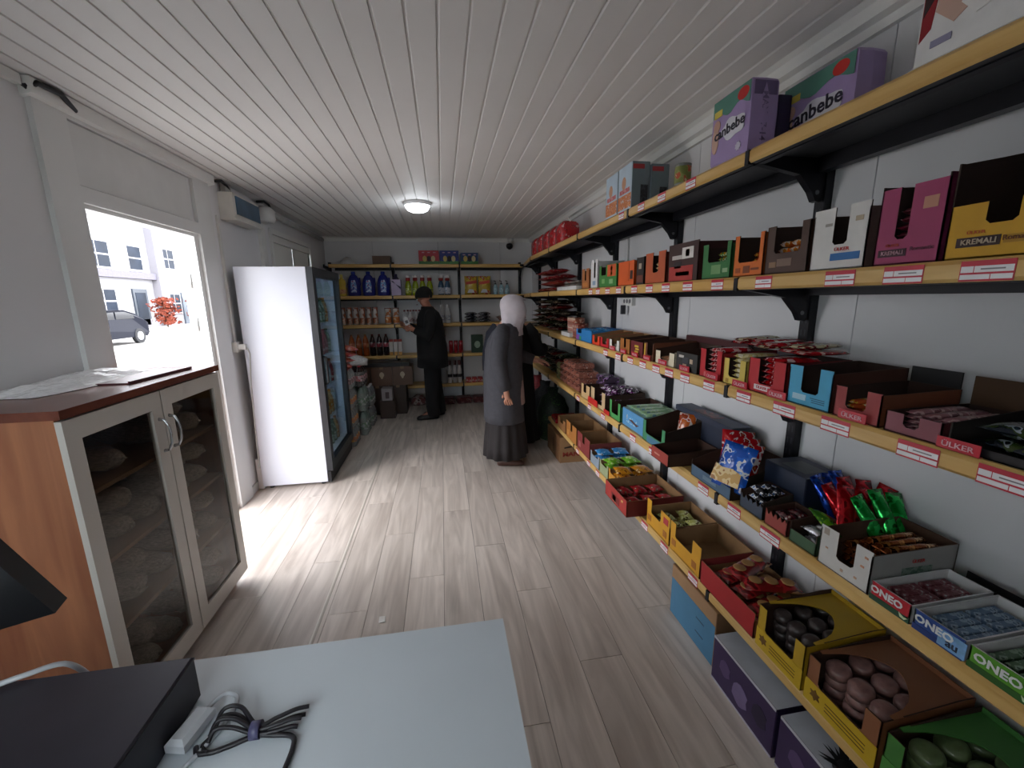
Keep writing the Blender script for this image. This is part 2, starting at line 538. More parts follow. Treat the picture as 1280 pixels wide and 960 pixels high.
for y in (37.2, 40.2, 43.2, 46.5):
    for z in (1.0, 4.4, 7.4, 10.4):
        facade_window(fb2, -.6, y, y + 1.5, z, z + 1.5, 2)
dd2 = bx('entrance', (-.6, -.5, 38.9, 39.9, 0, 2.6), M('505a66', .3), fb2)

def shrub(label, x, y, h, r):
    random.seed(int(y * 10))
    t = thing('red_shrub', label, 'shrub', (x, y, -.05), group='orange autumn shrubs along the facade')
    st = MB()
    for k in range(5):
        a = k * 1.3
        st.tube([(0, 0, 0), (.1 * math.cos(a), .1 * math.sin(a), h * .4), (r * .6 * math.cos(a), r * .6 * math.sin(a), h * .8)], [.03, .02, .01], 5)
    mk('stem', st, M('4b3526', .9), t)
    lv = MB()
    for k in range(420):
        u, v, w = random.gauss(0, .42), random.gauss(0, .42), random.random()
        p = Vector((u * r, v * r, h * (.12 + .88 * w)))
        s = .09 + random.random() * .08
        d1 = Vector((random.uniform(-1, 1), random.uniform(-1, 1), random.uniform(-1, 1))).normalized() * s
        d2 = Vector((random.uniform(-1, 1), random.uniform(-1, 1), random.uniform(-1, 1))).normalized() * s
        nn = len(lv.v); lv.v += [tuple(p - d1), tuple(p + d2), tuple(p + d1), tuple(p - d2)]
        lv.face((nn, nn + 1, nn + 2, nn + 3))
    f = mk('foliage', lv, M('6e2c18', .8, var=.35, scale=6.), t)
    f['kind'] = 'stuff'
shrub('tall orange shrub just behind the parked car', -19.0, 33.0, 2.0, .7)
shrub('orange shrub left of the pair before the far block', -19.4, 38.2, 2.0, .9)
shrub('orange shrub right of the pair before the far block', -19.4, 41.0, 2.2, .9)

# parked car, rear towards the door
car = thing('car', 'dark grey-blue hatchback parked in front of the apartment block', 'car', (-14.5, 20.3, -.15))
cp = M('10131e', .5, var=.05, spec=.1)
prof = [(-2.1, .35), (-2.12, .75), (-1.9, 1.0), (-1.25, 1.08), (-.55, 1.47), (.75, 1.5), (1.45, 1.32), (1.95, 1.0), (2.1, .9), (2.12, .45), (1.95, .3), (-1.9, .28)]
body = MB()
R = []
for y_, s_ in ((-.86, .0), (-.84, .04), (-.6, .0), (.6, .0), (.84, .04), (.86, .0)):
    R.append([(px_ * (.985 if abs(y_) > .83 else 1), 0, pz_) for px_, pz_ in prof])
ys = (-.86, -.70, -.5, .5, .70, .86)
nb = len(body.v); kk = len(prof)
for q, yy in enumerate(ys):
    sh = {0: .93, 5: .93}.get(q, 1.0)
    tw = .80 if q in (0, 5) else 1
    body.v += [((yy * (tw if pz_ > 1.05 else 1)), px_ * sh, (pz_ if pz_ < 1.05 else 1.05 + (pz_ - 1.05) * (.93 if q in (0, 5) else 1))) for px_, pz_ in prof]
for q in range(5):
    for e in range(kk):
        j = (e + 1) % kk
        body.face((nb + q * kk + e, nb + q * kk + j, nb + (q + 1) * kk + j, nb + (q + 1) * kk + e), 0, False)
body.face(tuple(range(nb, nb + kk))); body.face(tuple(range(nb + 5 * kk, nb + 6 * kk)))
mk('body', body, cp, car)
dg = M('10141b', .08)
for sx in (-1, 1):
    sg = MB().prism([(-1.0, 1.1), (-.45, 1.38), (.1, 1.41), (.1, 1.1)], 'yz', sx * .70, sx * .772); mk('side_window', sg, dg, car)
    sg = MB().prism([(.18, 1.1), (.18, 1.41), (.7, 1.42), (1.25, 1.28), (1.4, 1.12)], 'yz', sx * .70, sx * .772); mk('side_window', sg, dg, car)
mk('rear_window', MB().prism([(-.62, 1.1), (.62, 1.1), (.55, 1.38), (-.55, 1.38)], 'xz', -1.3, -.95), dg, car, (0, -.02, 0))
for sx in (-1, 1):
    bx('tail_lamp', (sx * .66 - .14, sx * .66 + .14, -2.07, -1.85, .78, .98), M('c98f95', .2), car)
    for yy in (-1.28, 1.3):
        wh = MB(); 
        wh.rings([[(sx * .72, yy + .33 * math.cos(a), .33 + .33 * math.sin(a)) for a in [2 * PI * q / 18 for q in range(18)]], [(sx * .885, yy + .33 * math.cos(a), .33 + .33 * math.sin(a)) for a in [2 * PI * q / 18 for q in range(18)]]])
        wo = mk('wheel', wh, M('15161a', .8), car)
        rm = MB(); rm.rings([[(sx * .88, yy + .2 * math.cos(a), .33 + .2 * math.sin(a)) for a in [2 * PI * q / 14 for q in range(14)]], [(sx * .895, yy + .18 * math.cos(a), .33 + .18 * math.sin(a)) for a in [2 * PI * q / 14 for q in range(14)]]])
        mk('rim', rm, M('c8ccd4', .3, metal=.5), wo)
bx('number_plate', (-.26, .26, -2.14, -2.09, .55, .66), M('f0f0ee', .4), car)
bx('bumper', (-.84, .84, -2.13, -1.9, .32, .56), M('3a4152', .5), car)

# ================================================================ LAMP AND FITTINGS
lamp = thing('ceiling_lamp', 'round lit ceiling lamp in the middle of the white ceiling', 'lamp', (-.19, 4.38, ZC))
mk('base', MB().lathe([(.125, -.03), (.135, -.022), (.135, 0), (.02, 0)], 28), M('e6e8ea', .4), lamp)
mk('dome', MB().lathe([(.02, -.088), (.06, -.084), (.095, -.07), (.112, -.045), (.116, -.03), (.02, -.028)], 28), M('f4f9ff', .3, emit=9., var=.02), lamp)
pl = bpy.data.lights.new('ceiling_lamp_light', 'POINT'); pl.energy = 2.5; pl.color = (.86, .94, 1.0); pl.shadow_soft_size = .1
po = ob('lamp_light', pl, lamp, (0, 0, -.19))

fb_ = thing('fuse_box', 'small white fuse box with tinted blue door under the ceiling', 'fuse box', (XL, 3.98, 2.34))
bx('housing', (0, .105, -.24, .24, -.095, .095), M('d5d3cc', .45), fb_)
bx('tinted_door', (.105, .114, -.20, .225, -.062, .075), M('41627c', .12, var=.25, scale=6., coat=.4), fb_)
bx('bottom_lip', (0, .12, -.245, .245, -.108, -.094), M('cfccc4', .45), fb_)
bx('conduit', (.01, .05, -.20, -.12, .095, .17), M('a9a7a2', .5), fb_)
cdm = M('d8d8d5', .45)
c1 = thing('cable_duct', 'white vertical cable duct with a rounded elbow beside the window', 'cable duct', (XL, 4.46, 0))
bx('channel', (0, .03, -.05, .05, 1.2, 2.36), cdm, c1)
mk('elbow', MB().lathe([(.085, 2.33), (.105, 2.36), (.105, 2.44), (.07, 2.47)], 14), cdm, c1, (.045, 0, 0))
mk('loose_cable', MB().tube([(.05, -.12, 2.49), (.09, -.06, 2.505), (.10, .02, 2.495), (.09, .09, 2.46), (.07, .13, 2.43)], .011, 8), M('121216', .5), c1)
T(mk('ceiling_pipe', MB().tube([(XL + .04, 4.62, 2.45), (XL + .04, 6.5, 2.45)], .028, 10), M('b9b8b5', .5)), 'grey pipe running below the ceiling towards the back corner', 'pipe')
T(mk('loose_cable', MB().tube([(XL + .02, 3.66, 2.49), (XL + .05, 3.72, 2.505), (XL + .05, 3.8, 2.49), (XL + .03, 3.9, 2.46)], .011, 8), M('131317', .5)), 'short black cable poking out above the fuse box', 'cable')
T(mk('loose_cable', MB().tube([(XL + .02, 2.2, 2.47), (XL + .05, 2.23, 2.50), (XL + .06, 2.33, 2.502), (XL + .04, 2.42, 2.47)], .012, 8), M('17161a', .5)), 'black cable end above the door frame', 'cable')
sk = thing('wall_socket', 'white plug socket on the wall behind the drinks cooler', 'socket', (XL, 3.67, 1.25))
bx('plate', (0, .035, -.045, .045, -.04, .04), M('dadad6', .4), sk)
bx('plug', (.035, .085, -.02, .02, -.022, .02), M('e6e6e4', .4), sk)
mk('cord', MB().tube([(.085, 0, 0), (.10, .01, -.06), (.075, .015, -.3), (.06, .01, -.7), (.05, .01, -1.05)], .006, 7), M('bdbdbb', .5), sk)
bx('conduit', (0, .016, -.012, .012, .04, 1.0), cdm, sk)
sk2 = thing('wall_socket', 'white triple socket with thin conduit on the right wall between shelves', 'socket', (XR, 3.11, 1.57))
bx('plate', (-.03, 0, -.085, .085, -.035, .035), M('e0dfdc', .4), sk2)
for k in (-.05, 0, .05):
    mk('outlet', MB().rings([[(-.031 - d, k + .016 * math.cos(a), .016 * math.sin(a)) for a in [2 * PI * q / 10 for q in range(10)]] for d in (0, .002)]), M('77757a', .5), sk2)
bx('conduit', (-.014, 0, .06, .075, .035, .88), M('c9c9c8', .45), sk2)
bx('plug', (-.06, -.03, .02, .05, -.10, -.03), M('2a2a30', .5), sk2)
cc = thing('security_camera', 'small dome security camera on the back wall near the ceiling', 'camera', (1.09, 6.66, 2.45))
mk('mount', MB().lathe([(.03, .0), (.04, .02), (.05, .06)], 14), M('e2e2e0', .4), cc, (0, .0, 0))
mk('head', MB().lathe([(.012, -.085), (.045, -.065), (.055, -.03), (.045, .0), (.02, .01)], 14), M('15161a', .25), cc, (-.02, -.02, -.02))

# ================================================================ SHELF RACKS
ZS = [2.11, 1.67, 1.255, .795, .33]
UY = [.47, 1.46, 2.45, 3.39, 4.315, 5.236, 6.15]
XFRONT = 1.10
BT = .048
TAGS = {0: [2.54, 2.28, 2.06, 1.81], 1: [3.05, 2.9, 2.72, 2.54, 2.32, 2.14, 1.97, 1.78, 1.57, 1.32, 1.035, .87, .71],
        2: [2.72, 2.51, 2.33, 2.17, 2.02, 1.89, 1.75, 1.57, 1.36, 1.17, .985, .77, .61],
        3: [3.29, 3.01, 2.73, 2.25, 2.01, 1.55, 1.35, 1.165], 4: [3.28, 3.0, 2.8, 2.05, 1.83, 1.57]}
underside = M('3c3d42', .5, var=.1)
tag_mats = [M('c22b40', .4, var=.05), M('eceaec', .4, var=.03), M('8a8288', .5)]
def tag_mesh(w):
    m = MB().box(-.0012, 0, -w / 2, w / 2, -.021, .021, 0)
    m.box(-.0018, -.0011, -w / 2 + .002, w * .22, -.003, .010, 1)
    m.box(-.0018, -.0011, w * .24, w / 2 - .002, -.003, .010, 1)
    m.box(-.0018, -.0011, -w / 2 + .002, -w * .1, -.017, -.007, 1)
    m.box(-.0018, -.0011, -w * .08, w / 2 - .002, -.017, -.007, 1)
    m.box(-.0020, -.0017, -w * .34, w * .1, .002, .005, 2)
    return m.mesh('price_label', tag_mats)
tm = {w: tag_mesh(w) for w in (.075, .09)}

rack = thing('shelf_rack', 'long black steel wall rack with yellow wooden shelves on the right wall', 'shelf', (XR, 3.3, 0))
RO = (-XR, -3.3, 0)
up_me = MB()
up_me.box(-.034, -.001, -.021, .021, 0, 2.16)
for k in range(42):
    for s_ in (-.009, .009):
        up_me.box(-.0345, -.0335, s_ - .003, s_ + .003, .04 + k * .05, .065 + k * .05, 1)
up_me = up_me.mesh('upright', [black_steel, M('2b2c33', .6)])
for y in UY:
    ob('upright', up_me, rack, (0, y - 3.3, 0))
br_me = MB().prism([(-.31, 0), (-.036, 0), (-.036, -.135), (-.050, -.150), (-.066, -.147), (-.085, -.115), (-.14, -.058), (-.31, -.028)], 'xz', -.013, .013)
br_me.v += []
bolt = MB().rings([[(-.062 + .010 * math.cos(a), -.0145 - d, -.118 + .010 * math.sin(a)) for a in [2 * PI * q / 8 for q in range(8)]] for d in (0, .003)])
br_me.rings([[(-.062 + .008 * math.cos(a), -.0135 - d, -.118 + .008 * math.sin(a)) for a in [2 * PI * q / 8 for q in range(8)]] for d in (0, .003)], 1)
br_me = br_me.mesh('bracket', [black_steel, M('6b6c72', .4, metal=.6)])
for si, z in enumerate(ZS):
    for bi in range(len(UY) - 1):
        y0, y1 = UY[bi], UY[bi + 1]
        if si == 4 and bi >= 4:
            continue
        xf0 = xf1 = XFRONT
        if bi == 5:
            xf1, y1 = 1.215, 6.36
        g = .010
        b = MB()
        # board: rounded front edge, wooden top and front, dark underside
        pr = lambda xf: [(xf + .008, z - BT), (xf, z - BT + .008), (xf, z - .010), (xf + .009, z), (XR - .036, z), (XR - .036, z - .02), (xf + .03, z - .02), (xf + .03, z - BT)]
        p0, p1 = pr(xf0), pr(xf1)
        k = len(p0)
        b.v += [(p, y0 + g, q) for p, q in p0] + [(p, y1 - g, q) for p, q in p1]
        b.face(tuple(range(k - 1, -1, -1))); b.face(tuple(range(k, 2 * k)))
        for e in range(k):
            j = (e + 1) % k
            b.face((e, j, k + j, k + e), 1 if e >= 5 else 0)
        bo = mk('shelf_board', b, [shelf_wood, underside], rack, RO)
        rl = MB().box(xf0 + .035 + (.10 if bi == 5 else 0), xf0 + .06 + (.10 if bi == 5 else 0), y0 + .012, y1 - .012, z - .05, z - .0205)
        mk('front_rail', rl, black_steel, bo)
        rl = MB().box(XR - .075, XR - .037, y0 + .022, y1 - .022, z - .072, z - .0205)
        mk('back_rail', rl, black_steel, bo)
        for ty in TAGS[si]:
            if y0 + .04 < ty < y1 - .04:
                ob('price_label', tm[.09 if ty < 1.2 else .075], bo, (xf0 - .0002, ty, z - .026))
    for bi, y in enumerate(UY):
        if si == 4 and y > 4.4:
            continue
        if bi < 6:
            bx('edge_clip', (XFRONT - .003, XFRONT + .02, y - .0095, y + .0095, z - BT - .004, z - .004), black_steel, rack, RO)
        ob('bracket', br_me, rack, (0, y - 3.3, z - .021))

brack = thing('shelf_rack', 'black steel wall rack with yellow wooden shelves across the back wall', 'shelf', (-.1, YB, 0))
BX = [-1.60, -.70, .28, 1.235]
BYF = 6.37
for x in BX:
    bx('upright', (x + .1 - .02, x + .1 + .02, -.034, -.001, 0, 2.16), black_steel, brack)
for si, z in enumerate(ZS):
    for bi in range(3):
        if si == 4 and bi == 0:
            continue
        x0, x1 = BX[bi] + .011 - (-.05 if bi == 0 else 0), BX[bi + 1] - .011
        b = MB().prism([(BYF + .008, z - BT), (BYF, z - BT + .008), (BYF, z - .01), (BYF + .009, z), (YB - .036, z), (YB - .036, z - .02), (BYF + .03, z - .02), (BYF + .03, z - BT)], 'yz', x0, x1)
        bo = mk('shelf_board', b, shelf_wood_x, brack, (.1, -YB, 0))
        bx('front_rail', (x0 + .01, x1 - .01, BYF + .035, BYF + .06, z - .05, z - .0205), black_steel, bo)
        bx('back_rail', (x0 + .02, x1 - .02, YB - .075, YB - .037, z - .07, z - .0205), black_steel, bo)
    for x in BX:
        if si == 4 and x < -1:
            continue
        mk('bracket', MB().prism([(-.31, 0), (-.036, 0), (-.036, -.135), (-.050, -.150), (-.066, -.147), (-.085, -.115), (-.14, -.058), (-.31, -.028)], 'yz', -.013, .013), black_steel, brack, (x + .1, 0, z - .021))
        bx('edge_clip', (x + .1 - .0095, x + .1 + .0095, BYF - YB - .003, BYF - YB + .02, z - BT - .004, z - .004), black_steel, brack)

# ================================================================ CABINET WITH BREAD
plastic = None
def plastic_mat(name='film', op=.35, c=(.85, .85, .84)):
    key = ('F', name, op, c)
    if key in MATS:
        return MATS[key]
    m = bpy.data.materials.new('plastic_' + name); m.use_nodes = True
    nt = m.node_tree; N, L = nt.nodes.new, nt.links.new
    nt.nodes.remove(nt.nodes['Principled BSDF'])
    p = N('ShaderNodeBsdfPrincipled'); p.inputs['Base Color'].default_value = c + (1,); p.inputs['Roughness'].default_value = .25
    t = N('ShaderNodeBsdfTransparent'); x = N('ShaderNodeMixShader')
    nz = N('ShaderNodeTexNoise'); nz.inputs['Scale'].default_value = 18; nz.inputs['Detail'].default_value = 3
    mr = N('ShaderNodeMapRange'); mr.inputs['From Min'].default_value = .3; mr.inputs['From Max'].default_value = .7
    mr.inputs['To Min'].default_value = max(0, op - .2); mr.inputs['To Max'].default_value = min(1, op + .2)
    bp = N('ShaderNodeBump'); bp.inputs['Strength'].default_value = .5; bp.inputs['Distance'].default_value = .01
    L(nz.outputs['Fac'], mr.inputs['Value']); L(mr.outputs[0], x.inputs[0]); L(nz.outputs['Fac'], bp.inputs['Height']); L(bp.outputs[0], p.inputs['Normal'])
    L(t.outputs[0], x.inputs[1]); L(p.outputs[0], x.inputs[2]); L(x.outputs[0], nt.nodes['Material Output'].inputs[0])
    MATS[key] = m
    return m

cab = thing('cabinet', 'wooden cabinet with two white framed glass doors beside the doorway', 'cabinet', (-1.43, 1.955, 0))
cbw = wood('cabinet', '8a5138', 'ad7250', 'z', 2.2, .4, .02)
cbt = wood('cabinet_top', '5e2f22', '7c4230', 'y', 2.5, .25, .02)
cx0, cx1, cy0, cy1 = -.222, .205, -.47, .47
bx('side_panel', (cx0, cx1, cy0, cy0 + .018, .05, 1.245), cbw, cab)
bx('side_panel', (cx0, cx1, cy1 - .018, cy1, .05, 1.245), cbw, cab)
bx('back_panel', (cx0, cx0 + .008, cy0 + .018, cy1 - .018, .05, 1.245), M('6a5040', .7), cab)
bx('base_panel', (cx0, cx1, cy0 + .018, cy1 - .018, .05, .075), cbw, cab)
bx('top_slab', (cx0, cx1 + .028, cy0 - .012, cy1 + .012, 1.245, 1.275), cbt, cab)
for z in (.40, .68, .955):
    bx('shelf', (cx0 + .01, cx1 - .02, cy0 + .018, cy1 - .018, z - .016, z), M('a88a6c', .6), cab)
for x in (cx0 + .05, cx1 - .05):
    for y in (cy0 + .05, cy1 - .05):
        mk('foot', MB().lathe([(.018, 0), (.022, .01), (.02, .05)], 10), M('2a2422', .6), cab, (x, y, 0))
dw = M('cfcac3', .4, var=.03, scale=3.)
for a, b, hs in ((cy0 - .004, -.0035, 1), (.0035, cy1 + .004, -1)):
    z0, z1, fw = .06, 1.237, .062
    fr = MB()
    fr.box(cx1 + .002, cx1 + .022, a, a + fw, z0, z1)
    fr.box(cx1 + .002, cx1 + .022, b - fw, b, z0, z1)
    fr.box(cx1 + .002, cx1 + .022, a + fw, b - fw, z0, z0 + fw + .02)
    fr.box(cx1 + .002, cx1 + .022, a + fw, b - fw, z1 - fw - .01, z1)
    d = mk('door', fr, dw, cab)
    bx('pane', (cx1 + .009, cx1 + .013, a + fw, b - fw, z0 + fw + .02, z1 - fw - .01), glass('e6e2dc', .03, .9), d)
    hy = b - .03 if hs > 0 else a + .03
    h = MB().tube([(cx1 + .02, hy, 1.12), (cx1 + .042, hy, 1.115), (cx1 + .055, hy, 1.085), (cx1 + .058, hy, 1.05), (cx1 + .055, hy, 1.015), (cx1 + .042, hy, .985), (cx1 + .02, hy, .98)], [.008, .006, .005, .005, .005, .006, .008], 8)
    mk('handle', h, M('b9bcc0', .22, metal=.9), d)

def crumple(mb, amp, seed):
    random.seed(seed)
    mb.v = [(x + random.uniform(-amp, amp), y + random.uniform(-amp, amp), z + random.uniform(-amp, amp) * .6) for x, y, z in mb.v]
    return mb
def loaf_ring(L, W, H, n, seg, ends=.35):
    R = []
    for i in range(n):
        u = i / (n - 1) * 2 - 1
        s = max(.04, (1 - abs(u) ** 5)) ** .5
        R.append([(math.cos(2 * PI * j / seg) * W / 2 * s, u * L / 2, H / 2 + math.sin(2 * PI * j / seg) * H / 2 * s * (1 if math.sin(2 * PI * j / seg) > 0 else .9)) for j in range(seg)])
    return R
loaf_me = MB().rings(loaf_ring(.25, .10, .085, 9, 10)).mesh('bread', [M('a5683a', .75, var=.25, scale=14.)])
def bread_bag(label, x, y, z, rz, seed, sc_=1., group=None):
    t = T(ob('bread_bag', loaf_me, None, (x, y, z), (0, 0, rz)), label, 'bread', group)
    t.scale = (sc_,) * 3
    R = loaf_ring(.33, .125, .105, 13, 12)
    R[-1] = [(p[0] * 2.2, p[1] + .03, p[2]) for p in R[-1]]
    mbx = crumple(MB().rings(R), .008, seed)
    mk('plastic_bag', mbx, plastic_mat('bag', .72, (.90, .88, .84)), t)
ordn = ['first', 'second', 'third', 'fourth', 'fifth']
for si, (z, lab, ys_) in enumerate(((.956, 'top', [1.60, 1.77, 2.13, 2.30]), (.681, 'upper middle', [1.59, 1.755, 1.92, 2.12, 2.29]),
                                  (.401, 'lower middle', [1.60, 1.76, 1.925, 2.13, 2.295]), (.076, 'bottom', [1.58, 1.745, 1.91, 2.10, 2.28]))):
    for q, y in enumerate(ys_):
        bread_bag('bagged bread loaf on the %s cabinet shelf, %s from the wooden side' % (lab, ordn[q]), -1.425, y, z, PI / 2 + random.uniform(-.05, .05), 40 + q + si * 7, .98, 'bagged loaves in the cabinet')
        if si and q != 2:
            bread_bag('bagged loaf of the upper layer, %s cabinet shelf, %s from the wooden side' % (lab, ordn[q if q < 2 else q - 1]), -1.425, y + .01, z + .112, PI / 2 + random.uniform(-.05, .05), 90 + q + si * 7, .98, 'bagged loaves in the cabinet')
bread_bag('bagged loaf on top of the others behind the right cabinet door', -1.425, 2.21, 1.058, PI / 2, 77, .85)

# crumpled carrier bags and a thin tray on the cabinet
gr = MB()
random.seed(5)
nx, ny = 9, 15
for s_ in (0, 1):
    for i in range(nx):
        for j in range(ny):
            u, v = i / (nx - 1), j / (ny - 1)
            h = (.02 + .035 * random.random()) * (math.sin(PI * u) ** .5) * (math.sin(PI * v) ** .5)
            gr.v.append((u * .21 + .02 * math.sin(5 * v) + (.05 * v), v * .62, (h if s_ else 0) + .0008))
for s_ in (0, 1):
    for i in range(nx - 1):
        for j in range(ny - 1):
            n0 = s_ * nx * ny + i * ny + j
            gr.face((n0, n0 + ny, n0 + ny + 1, n0 + 1), 0, False)
T(mk('carrier_bag', gr, plastic_mat('white', .97, (.9, .9, .92)), None, (-1.648, 1.70, 1.276)), 'crumpled white plastic carrier bags lying on the cabinet top', 'plastic bag')
T(mk('tray', MB().box(-.09, .09, -.20, .20, 0, .006).box(.082, .09, -.20, .20, .006, .012), M('5a3038', .4), None, (-1.36, 2.12, 1.2758), (0, 0, -.05)), 'thin dark red tray lying on the cabinet beside the carrier bags', 'tray')

# ================================================================ DRINKS COOLER
fr_ = thing('drinks_cooler', 'tall white drinks cooler with black framed glass door', 'fridge', (-1.335, 4.13, 0))
fw_ = M('d6d9e4', .3, var=.02, scale=2.)
x0, x1, y0, y1, zt = -.265, .265, -.445, .445, 1.875
bx('side', (x0, x1, y0, y0 + .03, .03, zt), fw_, fr_)
bx('side', (x0, x1, y1 - .03, y1, .03, zt), fw_, fr_)
bx('back', (x0, x0 + .03, y0 + .03, y1 - .03, .03, zt), M('c9ced6', .4), fr_)
bx('top', (x0 + .03, x1, y0 + .03, y1 - .03, zt - .05, zt), fw_, fr_)
bx('base', (x0 + .03, x1, y0 + .03, y1 - .03, .03, .20), M('d8dbe2', .4), fr_)
bx('kick_plate', (x1 + .001, x1 + .03, y0 + .01, y1 - .01, .02, .12), M('17181c', .5), fr_)
for yy in (y0 + .05, y1 - .05):
    for xx in (x0 + .05, x1 - .05):
        mk('foot', MB().lathe([(.02, 0), (.02, .03)], 8), M('222226', .6), fr_, (xx, yy, 0))
dk = M('23262b', .4, var=.1)
dfr = MB()
xa, xb = x1 + .002, x1 + .052
dfr.box(xa, xb, y0, y0 + .075, .13, zt)
dfr.box(xa, xb, y1 - .055, y1, .13, zt)
dfr.box(xa, xb, y0 + .075, y1 - .055, .13, .21)
dfr.box(xa, xb, y0 + .075, y1 - .055, zt - .075, zt)
dd_ = mk('door', dfr, dk, fr_)
bx('pane', (xa + .02, xa + .026, y0 + .075, y1 - .055, .21, zt - .075), glass('e2eef2', .02, .92), dd_)
mk('handle', MB().tube([(xb, y0 + .035, 1.15), (xb + .03, y0 + .035, 1.13), (xb + .03, y0 + .035, .92), (xb, y0 + .035, .90)], .009, 8), M('0e0f12', .4), dd_)
for z in (.50, .80, 1.10, 1.40):
    sh_ = MB()
    for q in range(12):
        xx = x0 + .04 + q * .04
        sh_.box(xx - .002, xx + .002, y0 + .032, y1 - .032, z, z + .004)
    for yy in (y0 + .034, 0, y1 - .038):
        sh_.box(x0 + .032, x1 - .02, yy, yy + .004, z - .004, z)
    mk('wire_shelf', sh_, M('b9c0c6', .35, metal=.4), fr_)
bx('light_tube', (x1 - .035, x1 - .015, y0 + .04, y0 + .06, .3, zt - .1), M('dff0ff', .3, emit=14.), fr_)


# ================================================================ COUNTER AND WHAT IS ON IT
desk = thing('desk', 'pale grey laminate counter in the foreground', 'desk', (-.53, .63, 0))
dm = M('cad1d8', .34, var=.03, scale=2.5)
bx('desk_top', (-.68, .655, -.35, .345, .722, .75), dm, desk)
bx('side_panel', (.60, .625, -.32, .32, 0, .722), dm, desk)
bx('side_panel', (-.66, -.635, -.32, .32, 0, .722), dm, desk)
bx('front_panel', (-.635, .60, .27, .29, .25, .722), dm, desk)
def rbox(x0, x1, y0, y1, z0, z1, r=.006):
    m = MB()
    R = []
    for z, i in ((z0, r), (z0 + r, 0), (z1 - r, 0), (z1, r)):
        R.append([(x0 + i, y0 + i, z), (x1 - i, y0 + i, z), (x1 - i, y1 - i, z), (x0 + i, y1 - i, z)])
    return m.rings(R, smooth=False)
T(mk('plastic_box', rbox(-.024, .024, -.05, .05, 0, .28, .006), M('d0d0d0', .4), None, (XL + .041, 3.745, 0)), 'narrow white plastic box wedged between the cooler and the wall', 'box')
cd_ = thing('cash_drawer', 'black metal cash drawer on the counter', 'cash drawer', (-.78, .655, .7505))
cdb = M('26242e', .42, metal=.2, var=.12, scale=12.)
mk('housing', rbox(-.22, .218, -.20, .210, .002, .105, .003), cdb, cd_)
bx('drawer_front', (-.215, .213, -.206, -.201, .01, .085), M('1d1c24', .45), cd_)
bx('lid_edge', (-.2205, .2195, -.2005, .2115, .097, .101), M('15141b', .35), cd_)
ad = T(mk('power_adapter', rbox(-.02, .02, -.04, .04, 0, .032, .008), M('c9ccd2', .35), None, (-.532, .775, .7505), (0, 0, -.22)), 'white power adapter lying against the cash drawer', 'adapter')
mk('cord', MB().tube(spline([(.0, .04, .018), (.012, .075, .018), (.04, .075, .008), (.05, .02, .005), (.035, -.06, .005), (.0, -.14, .005)]), .0045, 8), M('b9bcc2', .4), ad)
bc = thing('cable_bundle', 'black power cable folded and tied with a small band on the counter', 'cable', (-.405, .755, .7508))
bkm = M('17141c', .45)
for q in range(4):
    o1, h = .008 * (q - 1.5), .006 + .006 * (q % 2)
    mk('strand', MB().tube(spline([(-.085, .005 + o1, h), (-.078, .028 + o1 * 1.6, h + .012), (-.045, .026 + o1 * 1.6, h + .012), (0, o1 * .5, h + .003), (.035, .004 + o1, h + .004), (.065, .012 + o1 * 1.3, h + .004), (.078 + .004 * q, .016 + o1 * 1.5, h)]), .0042, 8), bkm, bc)
mk('strand', MB().tube(spline([(-.085, .004, .006), (-.092, -.012, .005), (-.075, -.026, .005), (-.04, -.020, .006), (0, -.008, .006), (.035, -.012, .006), (.072, -.020, .005), (.082, -.045, .005), (.076, -.12, .005)]), .0048, 8), bkm, bc)
mk('strand', MB().tube(spline([(-.075, -.026, .005), (-.095, -.024, .005), (-.105, -.010, .005)]), .0048, 8), bkm, bc)
mk('tie', MB().tube([(-.009, 0, .011), (.009, 0, .011)], .0165, 12), M('4a4868', .4), bc)
mo = thing('monitor', 'black screen leaning in at the left edge above the cash drawer', 'monitor', (-1.10, .64, .7505))
a_ = Vector((-.22, -.262, .94)).normalized()
b_ = Vector((-.974, .002, -.227)); b_ = (b_ - a_ * a_.dot(b_)).normalized()
n_ = a_.cross(b_).normalized()
tip = Vector((-.685, .75, 1.077)) - Vector((-1.10, .64, .7505))
pm = MB()
for c_ in (0, .03):
    for (s_, t_) in ((0, 0), (.30, 0), (.30, .36), (0, .36)):
        pm.v.append(tuple(tip + a_ * s_ + b_ * t_ - n_ * c_))
for q in ((0, 1, 2, 3), (7, 6, 5, 4), (0, 4, 5, 1), (1, 5, 6, 2), (2, 6, 7, 3), (3, 7, 4, 0)):
    pm.face(q)
mk('screen', pm, M('0c0c0e', .3), mo)
ce = tip + a_ * .12 + b_ * .2 - n_ * .02
mk('stand', MB().tube([tuple(ce), (ce.x * .5 - .03, ce.y * .5, ce.z * .55), (-.03, 0, .02)], .022, 10), M('101013', .4), mo)
mk('stand_foot', MB().lathe([(.075, 0), (.08, .006), (.06, .014), (.02, .02)], 20), M('101013', .4), mo, (-.03, 0, 0))
T(mk('grey_cord', MB().tube(spline([(-1.0, .80, .864), (-.93, .835, .864), (-.87, .862, .866), (-.83, .90, .85), (-.82, .93, .79), (-.84, .945, .758)]), .0055, 8), M('a5a7ab', .4), None), 'grey cord trailing over the back of the cash drawer', 'cable')
T(mk('paper_scrap', crumple(MB().box(-.015, .015, -.02, .02, .0005, .002), .003, 3), M('e2e0dc', .7), None, (-.373, 1.934, .002)), 'tiny white paper scrap on the floor before the counter', 'paper')

